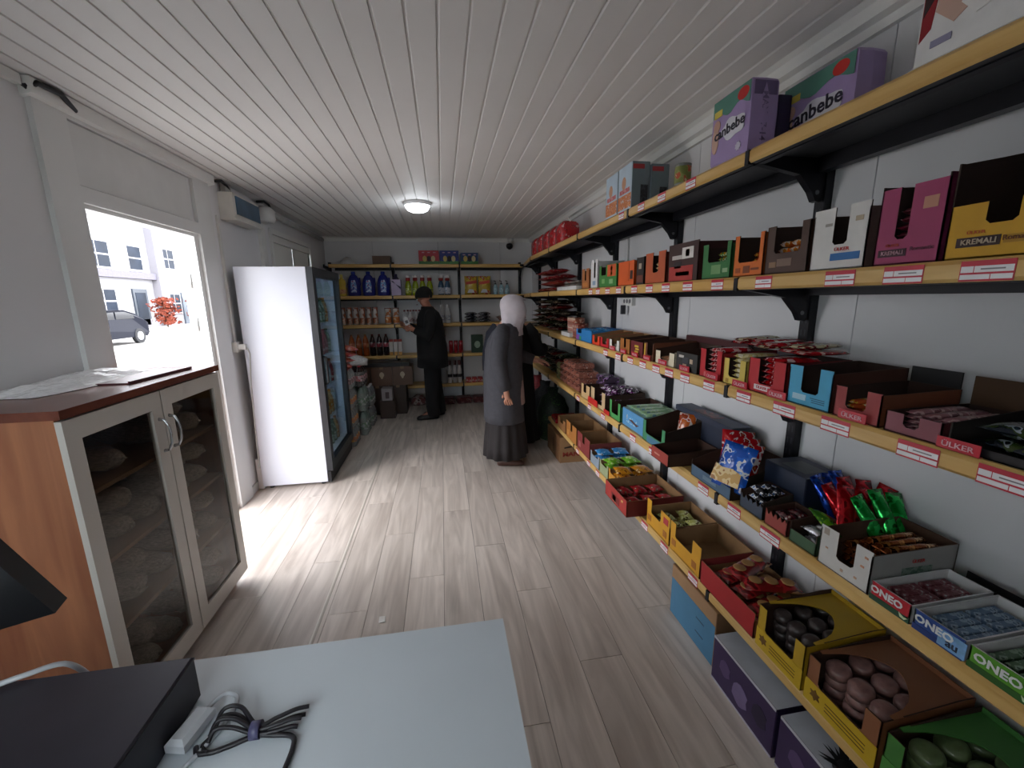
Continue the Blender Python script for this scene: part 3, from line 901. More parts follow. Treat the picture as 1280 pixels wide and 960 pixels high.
# ================================================================ GOODS: builders
def carton(label, y0, y1, z, hf, ht, hs, hb, depth, out, inn=None, x0=1.115, slot=(.30, .70), cat='carton', name='display_carton',
           side=None, patches=(), texts=(), back=None, group=None, wavy=False, lean=0.):
    """open display carton, front to the aisle (-x): notched front, side walls, higher back; parts for print"""
    w = (y1 - y0) - .004
    t = .0035
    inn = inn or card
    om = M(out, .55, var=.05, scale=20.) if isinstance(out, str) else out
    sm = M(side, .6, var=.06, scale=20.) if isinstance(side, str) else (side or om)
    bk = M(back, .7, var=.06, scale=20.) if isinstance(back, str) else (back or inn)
    h = w / 2
    m = MB()
    m.box(0, depth, -h, h, .0005, t, 1)
    pro = [(0, 0), (depth, 0), (depth, hb), (depth * .82, hb), (depth * .45, (hs + hb) / 2 if hb > hs else hs), (.012, hs), (0, hs)]
    m.prism(pro, 'xz', -h, -h + t, 2, 1, 1)
    m.prism(pro, 'xz', h - t, h, 1, 2, 1)
    m.box(depth - t, depth, -h, h, 0, hb, 3, {'+x': 2, '-x': 3})
    # the near side is +... slot is given from the far (left in the picture) end
    a, b = h - slot[0] * w, h - slot[1] * w
    if wavy:
        top = [(h - w * q / 16, hf + (.010 * math.sin(q * 1.9) if 0 < q < 16 else .012)) for q in range(17)]
        front = [(-h, 0), (h, 0)] + top
    elif ht > hf + .003:
        r = .008
        front = [(-h, 0), (h, 0), (h, ht), (a, ht), (a, hf + r), (a - r, hf), (b + r, hf), (b, hf + r), (b, ht), (-h, ht)]
    else:
        front = [(-h, 0), (h, 0), (h, hf), (-h, hf)]
    m.prism(front, 'yz', 0, t, 0, 1, 1)
    o = T(mk(name, m, [om, inn, sm, bk], None, (x0, (y0 + y1) / 2, z), (0, 0, lean)), label, cat, group)
    for (u, v, pw, ph, pc) in patches:      # u from far end 0..1, v height in m, sizes in m
        yy = h - u * w
        bx('printed_panel', (-.0012, 0, yy - pw / 2, yy + pw / 2, v - ph / 2, v + ph / 2), M(pc, .5, var=.06) if isinstance(pc, str) else pc, o)
    for (s_, u, v, sz, tc, sx) in texts:
        letter(s_, sz, tc, o, (-.0022, h - u * w, v), 'x', sx=sx)
    return o

def closed_box(label, x0, x1, y0, y1, z, h, mats, cat='box', name='box', rot=0., group=None):
    """mats: dict face -> hex, default key '' ; flap seam on top"""
    keys = ['', '-x', '-y', '+z', '+x', '+y']
    ml, idx = [], {}
    for k in keys:
        if k in mats:
            idx[k] = len(ml); c = mats[k]
            ml.append(M(c, .5, var=.06, scale=16.) if isinstance(c, str) else c)
    cx, cy = (x0 + x1) / 2, (y0 + y1) / 2
    m = MB()
    a, b, e = (x1 - x0) / 2, (y1 - y0) / 2, .0025
    m.box(-a + e, a - e, -b + e, b - e, 0, h, idx[''], idx)
    for f_, q in (('-x', (-a, -a + e, -b + e, b - e, e, h - e)), ('+x', (a - e, a, -b + e, b - e, e, h - e)), ('-y', (-a + e, a - e, -b, -b + e, e, h - e)), ('+y', (-a + e, a - e, b - e, b, e, h - e))):
        m.box(*q, idx.get(f_, idx['']))
    return T(mk(name, m, ml, None, (cx, cy, z), (0, 0, rot)), label, cat, group)

def bar_me(L, W, H, mat):
    def f():
        R = []
        for u, s, t in ((-1, 1.0, .12), (-.95, 1.0, .12), (-.90, .94, .85), (-.3, .96, 1), (.3, .96, 1), (.90, .94, .85), (.95, 1.0, .12), (1, 1.0, .12)):
            R.append([(u * L / 2, W / 2 * s * c, H / 2 + H / 2 * t * d) for c, d in ((-1, 0), (-.75, .85), (0, 1), (.75, .85), (1, 0), (.75, -.85), (0, -1), (-.75, -.85))])
        return MB().rings(R).mesh('wrapper', [mat])
    return cached(('bar', L, W, H, mat.name), f)
def bag_me(W, H, Tk, mat, n=7):
    """pillow bag, lying in xy (W along x, H along y), crimped at both y ends"""
    def f():
        m = MB()
        for s_ in (1, -1):
            for i in range(n):
                for j in range(n):
                    u, v = i / (n - 1) * 2 - 1, j / (n - 1) * 2 - 1
                    p = (max(0, 1 - abs(u) ** 2.6) ** .6) * (max(0, 1 - abs(min(1, abs(v) / .86)) ** 2.6) ** .6)
                    m.v.append((u * W / 2 * (1 - .07 * (1 - abs(v)) * abs(u)), v * H / 2, Tk / 2 + s_ * (.0008 + p * Tk / 2 * (1 + .12 * math.sin(5 * u + 3 * v)))))
        for s_ in (0, 1):
            for i in range(n - 1):
                for j in range(n - 1):
                    q = s_ * n * n + i * n + j
                    m.face((q, q + n, q + n + 1, q + 1), 0, True)
        for i in range(n - 1):
            for (p, q) in ((i * n, (i + 1) * n), (i * n + n - 1, (i + 1) * n + n - 1), (i, i + 1), ((n - 1) * n + i, (n - 1) * n + i + 1)):
                m.face((p, q, q + n * n, p + n * n), 0, True)
        return m.mesh('bag', [mat])
    return cached(('bag', W, H, Tk, mat.name), f)
def roll_me(L, r, mat, ridges=7):
    """row of round biscuits in a clear wrapper, axis along x"""
    def f():
        prof = [(r * .25, -L / 2), (r * .3, -L / 2 + .012)]
        for k in range(ridges):
            a = -L / 2 + .018 + (L - .036) * k / ridges
            b = -L / 2 + .018 + (L - .036) * (k + 1) / ridges
            prof += [(r * .86, a + .001), (r, (a + b) / 2), (r * .86, b - .001)]
        prof += [(r * .3, L / 2 - .012), (r * .25, L / 2)]
        R = [[(z, rr * math.cos(2 * PI * j / 10), r + rr * math.sin(2 * PI * j / 10)) for j in range(10)] for rr, z in prof]
        return MB().rings(R).mesh('biscuit_roll', [mat])
    return cached(('roll', L, r, mat.name), f)
def cake_me(r, h, mat):
    def f():
        return MB().lathe([(r * .7, 0), (r * .97, h * .10), (r, h * .5), (r * .96, h * .74), (r * .8, h * .93), (r * .4, h), (r * .05, h * 1.01)], 16).mesh('cake', [mat])
    return cached(('cake', r, h, mat.name), f)

def put(name, me, label, cat, group, loc, rot=(0, 0, 0)):
    return T(ob(name, me, None, loc, rot), label, cat, group)
def mesh_dim(me):
    if me.name not in DIM:
        DIM[me.name] = [max(v.co[k] for v in me.vertices) - min(v.co[k] for v in me.vertices) for k in range(3)]
    return DIM[me.name]
DIM = {}
def stack(name, me, label, cat, group, xs, ys, zs, rot=(0, 0, 0), jit=.08, skip=0.):
    """rows and layers of one product; layers rest on each other, neighbours are kept apart"""
    jit = min(jit, .22)
    d = mesh_dim(me)
    a = abs(rot[2]) + jit
    fx, fy = d[0] * math.cos(a) + d[1] * math.sin(a), d[0] * math.sin(a) + d[1] * math.cos(a)
    k = 1.0
    if len(xs) > 1:
        k = min(k, abs(xs[1] - xs[0]) / fx)
    if len(ys) > 1:
        k = min(k, abs(ys[1] - ys[0]) / fy)
    k = max(k, .72)
    for q, z in enumerate(zs):
        zz = zs[0] + q * d[2] * 1.03
        for x in xs:
            for y in ys:
                o = put(name, me, label, cat, group, (x, y, zz), (0, 0, rot[2] + random.uniform(-jit, jit)))
                o.scale = (k, k, 1)
def fr(a, b, n):
    return [a + (b - a) * (k + .5) / n for k in range(n)]

# ================================================================ GOODS: TOP SHELF OF THE RIGHT RACK
z1, z2, z3, z4, z5 = [z + .001 for z in ZS]
random.seed(21)
redfilm = PR(['a8121c', 'c01822', '8c0d16', 'd8a0a0'], 24, .22, seed=2)
def red_pack(label, y, w, h):
    t = thing('shrink_pack', label, 'pack', (1.22, y, z1), group='red shrink packs at the far end of the top shelf')
    m = MB()
    R = []
    for zz, s in ((0, .9), (.01, 1), (h * .7, 1.0), (h * .82, .93), (h * .93, .72), (h, .35)):
        R.append([(math.cos(a) * .09 * s / max(abs(math.cos(a)), abs(math.sin(a))) ** .8, math.sin(a) * w / 2 * s / max(abs(math.cos(a)), abs(math.sin(a))) ** .8, zz) for a in [2 * PI * q / 16 for q in range(16)]])
    mk('film', m.rings(R), redfilm, t)
    mk('handle_strap', MB().tube([(0, -w * .4, h * .93), (0, -w * .2, h + .02), (0, w * .2, h + .02), (0, w * .4, h * .93)], .006, 6), M('e0d8d4', .5), t)
for k, (y, lab) in enumerate(((5.22, 'red shrink-wrapped pack on the top shelf, nearest the back wall'), (4.93, 'red shrink-wrapped pack on the top shelf, second from the back wall'),
                              (4.64, 'red shrink-wrapped pack on the top shelf, third from the back wall'), (4.36, 'red shrink-wrapped pack on the top shelf, fourth from the back wall'), (4.08, 'red shrink-wrapped pack on the top shelf, nearest the camera'))):
    red_pack(lab, y, .25, .21)
for k, (y0, lab) in enumerate(((2.645, 'pale blue box with orange pattern, farther of the pair on the top shelf'), (2.445, 'pale blue box with orange pattern, nearer of the pair on the top shelf'))):
    o = closed_box(lab, 1.115, 1.225, y0, y0 + .19, z1, .255, {'': '7c8a90', '-x': 'b9ccdc', '-y': '76868e', '+z': '8fa3ad'}, group='pale blue and orange boxes on the top shelf')
    bx('printed_panel', (-.0562, -.055, -.09, .09, .012, .09), PR(['c8743a', 'd99a6a', 'b4553a', 'd8cfc8'], 40, .5, seed=k), o)
    bx('printed_panel', (-.0562, -.055, -.07, .07, .10, .125), PR(['b8545a', 'c98a8a'], 60, .5), o)
    mk('printed_face', MB().rings([[(-.0565 - d, .028 * math.cos(a) + .01, .158 + .036 * math.sin(a)) for a in [2 * PI * q / 16 for q in range(16)]] for d in (0, .0006)], smooth=False), M('c9987a', .6), o)
    if k == 1:
        bx('red_label', (-.05, .02, -.0962, -.095, .215, .24), M('b2343a', .5), o)
        bx('printed_panel', (.0, .045, -.0962, -.095, .03, .13), PR(['23262c', '3b3f46', '51575c'], 60), o)
for k, (y0, lab) in enumerate(((2.445, 'grey-green box standing behind the nearer pale blue box'),)):
    o = closed_box(lab, 1.235, 1.345, y0, y0 + .19, z1, .245, {'': '6f7f86', '-x': 'a6b8c4', '+z': '8fa3ad'})
    bx('red_label', (-.05, .02, -.0962, -.095, .205, .23), M('b2343a', .5), o)
    bx('printed_panel', (-.0, .045, -.0962, -.095, .03, .12), PR(['23262c', '3b3f46', '51575c'], 60), o)
tin = thing('tin', 'small tin with a green and red label beside the pale blue boxes', 'tin', (1.15, 1.965, z1))
mk('can', MB().lathe([(.034, 0), (.037, .004), (.037, .008), (.036, .088), (.037, .092), (.037, .096), (.033, .096), (.033, .092), (.004, .091)], 18), M('8c8f8a', .3, metal=.8), tin)
mk('label', MB().lathe([(.0372, .012), (.0374, .014), (.0374, .082), (.0372, .084)], 18), PR(['7d8442', '8f9450', 'b9502e', 'cfc7a8'], 28, .4, seed=5), tin)

dpur = M('a58fc0', .35, var=.08, scale=8.)
def diaper_pack(label, x0, x1, y0, y1, h, sz, rot=0., tiny=True):
    cx, cy = (x0 + x1) / 2, (y0 + y1) / 2
    a, w = (x1 - x0) / 2, (y1 - y0) / 2
    t = thing('diaper_pack', label, 'diapers', (cx, cy, z1), (0, 0, rot))
    R = []
    for zz, s in ((0, .93), (.012, 1), (h * .5, 1.02), (h - .012, 1), (h, .94)):
        ring = []
        for (ux, uy) in ((-1, -1), (-1, -.3), (-1, .4), (-1, 1), (0, 1), (1, 1), (1, .4), (1, -.3), (1, -1), (0, -1)):
            bul = 1.03 if abs(ux) + abs(uy) < 1.9 else 1
            ring.append((ux * a * s * bul, uy * w * s * bul, zz))
        R.append(ring)
    mk('pack', MB().rings(R, smooth=False), dpur, t)
    x = -a * 1.055
    # green wave across the top, white cloud, red badge, yellow corner tag, baby picture
    gp = [(w * .96, h * .98)] + [(w * .96 - 2 * w * .96 * q / 12, h * (.74 + .05 * math.sin(q * .9))) for q in range(13)] + [(-w * .96, h * .98)]
    mk('printed_wave', MB().prism(gp, 'yz', x - .001, x), M('4f8577', .4, var=.1), t)
    cl = []
    for q in range(30):
        ag = 2 * PI * q / 30
        rr = 1 + .13 * math.cos(5 * ag)
        cl.append((-.02 + w * .62 * rr * math.cos(ag), h * .47 + h * .15 * rr * math.sin(ag)))
    mk('printed_cloud', MB().prism(cl, 'yz', x - .0014, x), M('dcdce4', .4), t)
    bd = [(-w * .62 + .030 * math.cos(2 * PI * q / 20), h * .86 + .021 * math.sin(2 * PI * q / 20)) for q in range(20)]
    mk('red_badge', MB().prism(bd, 'yz', x - .0018, x), M('c2241d', .4), t)
    bx('yellow_tag', (x - .0016, x, w * .45, w * .88, h * .73, h * .83), M('d8c352', .4), t)
    hd = [(w * .70 + .020 * math.cos(2 * PI * q / 16), h * .60 + .022 * math.sin(2 * PI * q / 16)) for q in range(16)]
    mk('printed_baby', MB().prism(hd, 'yz', x - .0019, x), M('caa08e', .5), t)
    bd2 = [(w * .75 + .020 * math.cos(2 * PI * q / 16), h * .40 + .05 * math.sin(2 * PI * q / 16)) for q in range(16)]
    mk('printed_baby', MB().prism(bd2, 'yz', x - .0017, x), M('d2ab98', .5), t)
    st = [(-w * .55 + .017 * (1 if q % 2 else .7) * math.cos(PI * q / 8), h * .15 + .017 * (1 if q % 2 else .7) * math.sin(PI * q / 8)) for q in range(16)]
    mk('printed_star', MB().prism(st, 'yz', x - .0016, x), M('cfc9da', .4), t)
    letter('canbebe', sz, '1d1830', t, (x - .0022, 0, h * .48), 'x', roll=.08, bold=.02)
    return t
dp = diaper_pack('purple diaper pack with green top standing upright at the shelf edge', 1.118, 1.222, 1.49, 1.705, .245, .052)
letter('MAXI  7-14', .034, '7e6c96', dp, (-.0, -.1115, .12), 'y', roll=-PI / 2)
bx('side_band', (-.045, .045, -.1108, -.1098, .19, .235), M('6b5a86', .4), dp)
diaper_pack('purple diaper pack set back against the wall on the top shelf', 1.30, 1.40, 1.262, 1.552, .235, .066, rot=0)
closed_box('dark purple pack wedged behind the upright diaper pack', 1.235, 1.29, 1.50, 1.69, z1, .2, {'': '2d2440', '-x': '3a2f52'}, 'pack', 'pack')
closed_box('small dark grey box by the wall on the top shelf', 1.37, 1.40, 1.20, 1.24, z1, .10, {'': '4a4a4e', '-x': '3c3c40'})
bb = closed_box('large white diaper carton with baby picture at the near end of the top shelf', 1.112, 1.36, .62, .935, z1, .30, {'': 'd9d9d8', '-x': 'dedddc', '-y': 'c8c8c8'}, 'box', 'diaper_carton')
x = -.1245
mk('printed_red_corner', MB().prism([(.152, .05), (.152, .29), (.09, .29), (.125, .12), (.13, .07)], 'yz', x - .0006, x), M('8c1420', .5), bb)
mk('printed_dark_corner', MB().prism([(.150, .10), (.150, .29), (.11, .29), (.13, .13)], 'yz', x - .0012, x), M('2a1216', .5), bb)
sk_ = [(.085 - .0, .06), (.125, .10), (.112, .17), (.095, .29), (-.04, .29), (-.01, .2), (.03, .14), (.055, .08)]
mk('printed_baby', MB().prism(sk_, 'yz', x - .0015, x), M('c9a797', .6), bb)
wc = [(.045, .055), (.075, .09), (.05, .13), (.02, .17), (-.03, .22), (-.06, .29), (-.09, .29), (-.02, .14), (.02, .06)]
mk('printed_cloth', MB().prism(wc, 'yz', x - .0021, x), M('e6e4e2', .5), bb)
for (cy_, cz_, rr) in ((-.01, .085, .035), (-.055, .115, .04), (-.03, .20, .05)):
    mk('printed_sponge', MB().prism([(cy_ + rr * math.cos(2 * PI * q / 16), cz_ + .55 * rr * math.sin(2 * PI * q / 16)) for q in range(16)], 'yz', x - .0027, x), M('b98f4f', .6), bb)
bx('printed_caption', (x - .0022, x, .085, .125, .028, .042), M('8f8ca6', .5), bb)

# ================================================================ GOODS: SECOND SHELF
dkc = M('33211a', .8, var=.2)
def ribbon(o_y, z):
    return []
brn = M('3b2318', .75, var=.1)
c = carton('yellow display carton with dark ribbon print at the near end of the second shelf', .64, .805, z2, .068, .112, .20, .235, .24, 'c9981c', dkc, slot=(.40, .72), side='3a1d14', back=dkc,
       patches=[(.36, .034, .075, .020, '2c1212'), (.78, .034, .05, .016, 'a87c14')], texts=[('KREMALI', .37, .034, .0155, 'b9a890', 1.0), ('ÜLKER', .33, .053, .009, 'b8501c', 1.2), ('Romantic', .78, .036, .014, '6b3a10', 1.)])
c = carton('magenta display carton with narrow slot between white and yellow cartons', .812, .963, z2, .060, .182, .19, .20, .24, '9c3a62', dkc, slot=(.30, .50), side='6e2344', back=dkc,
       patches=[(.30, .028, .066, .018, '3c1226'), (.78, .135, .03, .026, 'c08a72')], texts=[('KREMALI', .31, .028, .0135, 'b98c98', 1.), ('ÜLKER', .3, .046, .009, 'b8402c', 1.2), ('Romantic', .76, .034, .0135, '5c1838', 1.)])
stack('chocolate_bar', bar_me(.14, .05, .018, PR(['6a1228', '8c1c38', 'c9b8c0', '2a1018'], 40, .3, seed=3)), 'dark red wafer bar in the slot of the magenta carton', 'bar', 'bars in the magenta carton', [1.20], [.900], [z2 + .006 + k * .022 for k in range(7)], jit=.1)
c = carton('white display carton with a blue ribbon between brown and magenta cartons', .985, 1.158, z2, .068, .17, .155, .165, .24, 'd6d4d0', dkc, slot=(.40, .66), side='5d4c46', back=dkc,
       patches=[(.66, .034, .088, .020, '2a6aa8'), (.30, .125, .022, .008, '9c9890'), (.84, .13, .022, .013, 'b5a58c')], texts=[('ÜLKER', .60, .054, .013, 'b83028', 1.2)])
c = carton('dark brown display carton with orange bars left of the white carton', 1.166, 1.342, z2, .066, .155, .155, .165, .24, '4a3328', dkc, slot=(.20, .82), patches=[(.48, .035, .06, .024, '7a6254'), (.2, .03, .03, .018, '8a6a4c')])
stack('chocolate_bar', bar_me(.15, .045, .02, PR(['c8581c', 'd98a2a', 'e0d0c0', '8c2a14'], 40, .25, seed=4)), 'orange bar inside the dark brown carton', 'bar', 'orange bars in the dark brown carton', [1.21], [1.215, 1.262, 1.309][::-1], [z2 + .006 + k * .022 for k in range(5)], jit=.1)
c = carton('bright orange display carton between green and brown cartons', 1.350, 1.505, z2, .050, .148, .145, .15, .24, 'd2691c', dkc, slot=(.16, .86), side='8a4416', patches=[(.48, .024, .034, .026, '7a3a10'), (.18, .022, .026, .018, '9c4a14'), (.76, .024, .04, .008, '7a3a10')])
stack('chocolate_bar', bar_me(.15, .045, .02, PR(['a83a14', 'd9a03a', '6a2410', 'd9c0a0'], 45, .25, seed=6)), 'orange and gold bar inside the bright orange carton', 'bar', 'bars in the bright orange carton', [1.22], [1.40, 1.447], [z2 + .006 + k * .022 for k in range(4)], jit=.12)
c = carton('green display carton with gold bars left of the orange carton', 1.520, 1.705, z2, .066, .14, .13, .135, .24, '2f7038', dkc, slot=(.20, .86), side='2a5c30', patches=[(.52, .036, .06, .036, '6f9a62'), (.84, .03, .03, .016, '8caa80')])
stack('chocolate_bar', bar_me(.15, .05, .02, PR(['c9901c', '3a8a4a', 'e0d8b0', '1d5a2a'], 45, .25, seed=7)), 'gold and green bar inside the green carton', 'bar', 'bars in the green carton', [1.215], [1.575, 1.63], [z2 + .006 + k * .022 for k in range(5)], jit=.1)
c = carton('dark brown and red full-front carton left of the green carton', 1.735, 1.985, z2, .172, .172, .165, .17, .24, '3a1c16', dkc, side='3c1414', patches=[(.45, .036, .20, .066, 'a83028'), (.66, .125, .09, .05, 'd8d2cc'), (.66, .125, .03, .03, '6a3a2c'), (.30, .11, .08, .018, 'c4bcb6'), (.34, .075, .06, .03, '241012'), (.52, .034, .11, .018, 'c8685c')])
c = carton('orange-brown display carton with centre slot on the second shelf', 2.010, 2.225, z2, .055, .158, .15, .155, .24, 'b4532a', dkc, slot=(.38, .66), side='5a2416')
stack('chocolate_bar', bar_me(.14, .055, .02, PR(['c98a3a', '3a1c14', 'd9c8a0'], 40, .3, seed=8)), 'brown and cream bar in the orange-brown carton', 'bar', 'bars in the orange-brown carton', [1.20], [2.115], [z2 + .006 + k * .022 for k in range(5)])
c = carton('narrow black-brown carton between two orange cartons', 2.240, 2.335, z2, .148, .148, .15, .15, .22, '2a1e1a', dkc, patches=[(.5, .10, .03, .03, 'b9a890'), (.5, .03, .07, .04, '6a3424')])
c = carton('vivid orange open carton with red-brown inside', 2.360, 2.590, z2, .02, .142, .14, .14, .24, 'd45a1c', M('7a2c14', .7), slot=(.68, .70), side='c04e18', patches=[(.84, .06, .035, .05, '33241e')])
c = carton('green carton with an orange patch and yellow marks', 2.610, 2.920, z2, .08, .145, .14, .145, .24, '3f8038', dkc, slot=(.12, .40), patches=[(.72, .105, .14, .075, 'd0592a'), (.72, .118, .03, .028, 'd9c23a'), (.72, .085, .03, .022, 'd9c23a'), (.25, .04, .05, .03, '7aa868'), (.7, .035, .06, .03, '8ab47c')], side='2f6a2c')
c = carton('tall white slotted carton next to the green one', 2.950, 3.095, z2, .07, .20, .185, .19, .2, 'd8d6d6', dkc, slot=(.46, .68), patches=[(.5, .035, .06, .03, '8aa0b8')], side='c4c4c4')
c = carton('small brown carton with a slot, end of the second shelf row', 3.130, 3.300, z2, .06, .15, .14, .14, .2, 'a8683c', dkc, slot=(.40, .60), patches=[(.5, .03, .1, .03, 'c07a3a')])
tr = T(mk('tray', MB().box(-.14, .14, -.30, .30, 0, .004).box(-.144, -.14, -.30, .30, 0, .032).box(.14, .144, -.30, .30, 0, .032).box(-.14, .14, -.304, -.30, 0, .032).box(-.14, .14, .30, .304, 0, .032), M('d0cfcf', .6), None, (1.262, 3.75, z2)), 'low white tray holding grey packets before the red bags', 'tray')
stack('packet', bag_me(.12, .16, .022, PR(['8a8680', 'a39a90', '6a5a50', 'b04038'], 30, .3, seed=9)), 'grey foil packet lying in the white tray', 'packet', 'packets in the white tray', [1.20, 1.33], [3.56, 3.73, 3.90], [z2 + .006 + k * .024 for k in range(3)], jit=.2)
rb = bag_me(.24, .28, .05, PR(['7a1418', '9c1a20', '5c0e12', 'b08a80', '3a2a24'], 22, .28, seed=10))
for q, (zz, ys_) in enumerate(((0, [4.22, 4.55, 4.88, 5.14]), (.062, [4.26, 4.58, 4.90]), (.124, [4.36, 4.70, 5.0]), (.186, [4.50, 4.86]))):
    for y in ys_:
        put('snack_bag', rb, 'dark red bag in the heap at the far end of the second shelf', 'bag', 'heap of dark red bags', (1.27 + random.uniform(-.03, .03), y, z2 + zz + .002), (random.uniform(-.04, .04), random.uniform(-.05, .05), random.uniform(-.22, .22)))

# ================================================================ GOODS: THIRD SHELF
mixed = [PR(['1a1c18', '2c2a22', '8a8474', '4a1c18'], 24, .25, seed=11), PR(['231a18', '3a3026', 'a89a80', '16181a'], 26, .25, seed=12), PR(['5a1416', '7a2420', '2a2420', 'a08a78'], 24, .25, seed=13), PR(['2a3320', '1a2016', '8c8468'], 24, .25, seed=14)]
nm = ['black and cream', 'brown and cream', 'red and brown', 'dark green']
for q, zz in enumerate([0, .056, .112, .168, .224, .28]):
    for k, y in enumerate([4.05, 4.35, 4.65, 4.95, 5.25]):
        if q > 3 and k in (0, 4):
            continue
        c_ = (q * 3 + k * 2) % 4
        put('snack_bag', bag_me(.24, .27, .045, mixed[c_]), nm[c_] + ' bag in the tall heap at the far end of the third shelf', 'bag', 'heap of mixed dark bags', (1.26 + random.uniform(-.03, .03), y + random.uniform(-.02, .02), z3 + zz + .002), (random.uniform(-.03, .03), random.uniform(-.04, .04), random.uniform(-.18, .18)))
tr = T(mk('tray', MB().box(-.14, .14, -.13, .13, 0, .004).box(-.144, -.14, -.13, .13, 0, .036).box(.14, .144, -.13, .13, 0, .036).box(-.14, .14, -.134, -.13, 0, .036).box(-.14, .14, .13, .134, 0, .036), M('cfcecd', .6), None, (1.262, 3.76, z3)), 'low white tray with upright wafer packs on the third shelf', 'tray')
for k in range(7):
    put('wafer_pack', bar_me(.11, .16, .026, PR(['8a4a34', 'a8523c', 'c9b09a', '5a2a20'], 36, .3, seed=15)), 'red-brown wafer pack leaning in the white tray', 'packet', 'wafer packs in the white tray', (1.22, 3.675 + k * .029, z3 + .088), (PI / 2 - .1, 0, 0))
for k in range(4):
    put('wafer_pack', bar_me(.10, .13, .035, PR(['7a3a2a', '9a4a38', 'b9a08a', '4a2a24'], 36, .3, seed=16)), 'red-brown pack standing beside the blue box', 'packet', 'upright packs beside the blue box', (1.18, 3.47 + k * .037, z3 + .067), (PI / 2, 0, 0))
carton('vivid blue carton of small sachets on the third shelf', 3.04, 3.42, z3, .06, .092, .09, .10, .26, '2a78b8', M('1c4a78', .6), slot=(.10, .35), patches=[(.12, .025, .08, .04, '7a4aa0'), (.28, .02, .05, .03, '3a9a6a')])
stack('sachet', bag_me(.09, .11, .02, PR(['2f86c4', '1f62a0', '8cc0e0'], 40, .25, seed=17)), 'blue sachet in the vivid blue carton', 'sachet', 'blue sachets', fr(1.13, 1.36, 2), fr(3.07, 3.40, 3), [z3 + .006 + .022 * k for k in range(4)], jit=.2)
row3 = [('small orange-red tray carton after the blue carton', 2.872, 3.030, .022, .068, .075, .10, 'd4401c', (.3, .7)),
        ('small bright red tray carton on the third shelf', 2.705, 2.865, .022, .067, .075, .10, 'c01c24', (.25, .75)),
        ('small white tray carton between red and brown ones', 2.530, 2.698, .026, .068, .075, .10, 'dcd8d0', (.25, .75)),
        ('orange-brown carton with narrow slot on the third shelf', 2.375, 2.522, .035, .092, .09, .105, 'a8682c', (.40, .60)),
        ('dark red carton with yellow marks on the third shelf', 2.205, 2.368, .090, .090, .09, .105, '6a1a1c', (.4, .6)),
        ('carton with slanting yellow edge on the third shelf', 2.080, 2.198, .03, .095, .10, .105, '6e3a22', (.35, .9)),
        ('cream tray carton with low front beside the black carton', 1.872, 2.062, .026, .068, .075, .10, 'd9cfb4', (.26, .74)),
        ('black carton with small white prints on the third shelf', 1.682, 1.860, .086, .086, .086, .10, '2c2a28', (.3, .7))]
for k, (lab, a, b, hf, ht, hs, hb, oc, sl) in enumerate(row3):
    pt = []
    if k == 4:
        pt = [(.5, .062, .05, .012, 'd8b83a'), (.55, .046, .045, .010, 'd8b83a'), (.5, .030, .05, .010, 'c8a83a'), (.62, .016, .03, .010, 'd8b83a')]
    if k == 5:
        pt = [(.12, .055, .012, .07, 'd9b03a')]
    if k == 7:
        pt = [(.25, .066, .04, .012, 'cfc8c0'), (.72, .05, .022, .020, 'c4ac90'), (.42, .022, .03, .022, 'b09c84'), (.45, .05, .05, .03, '3a3a40')]
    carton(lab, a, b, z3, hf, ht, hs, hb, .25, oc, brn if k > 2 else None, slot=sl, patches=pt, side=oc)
    if k in (0, 1, 2, 3, 6):
        stack('chocolate_bar', bar_me(.10, .036, .016, PR([['b43a1c', 'd98a3a'], ['a81c24', 'd0a0a0'], ['9a9088', 'c8c0b8'], ['b4722c', '5a2a14'], ['c08a64', 'd9b894']][[0, 1, 2, 3, 6].index(k)], 40, .3, seed=k)),
              'small bar lying in the ' + lab.split(' on ')[0].split(' between')[0].split(' after')[0].split(' with')[0].split(' beside')[0], 'bar', 'bars in the ' + lab.split(' on ')[0].split(' between')[0].split(' after')[0], fr(1.125, 1.355, 2), fr(a + .012, b - .012, 3), [z3 + .006, z3 + .023], jit=.12)
carton('red carton with five stacked bars showing in its slot', 1.518, 1.668, z3, .030, .122, .115, .12, .25, 'b81a24', dkc, slot=(.26, .78), patches=[(.4, .014, .05, .02, 'd06a6a')], side='8c121c')
stack('chocolate_bar', bar_me(.16, .078, .020, PR(['c21f2a', 'e0a8a8', '8c101a'], 34, .22, seed=20)), 'red bar stacked in the slotted red carton', 'bar', 'bars in the slotted red carton', [1.21], [1.592], [z3 + .006 + .022 * k for k in range(6)], jit=.06)
carton('pale yellow carton with stacked cream bars showing', 1.378, 1.508, z3, .030, .102, .10, .10, .25, 'd6bc58', dkc, slot=(.24, .74), side='c4a94c', patches=[(.2, .014, .016, .016, 'a8842c')])
stack('chocolate_bar', bar_me(.16, .064, .019, PR(['ddd0a0', 'cbb878', 'e8e2c8'], 30, .25, seed=21)), 'cream bar stacked in the pale yellow carton', 'bar', 'bars in the pale yellow carton', [1.21], [1.443], [z3 + .006 + .021 * k for k in range(6)], jit=.06)
carton('big red carton with shiny red bars beside the light blue carton', 1.192, 1.368, z3, .034, .122, .12, .125, .25, 'b81c26', dkc, slot=(.30, .70), side='6a1016', patches=[(.42, .020, .075, .018, 'e0d8d8')], texts=[('ÜLKER', .42, .020, .013, 'b81c26', 1.3)])
stack('chocolate_bar', bar_me(.16, .088, .020, PR(['c4141c', '9a0c14', 'e8c8c8'], 30, .16, seed=22)), 'shiny red bar in the big red carton', 'bar', 'bars in the big red carton', [1.21], [1.28], [z3 + .006 + .022 * k for k in range(6)], jit=.06)
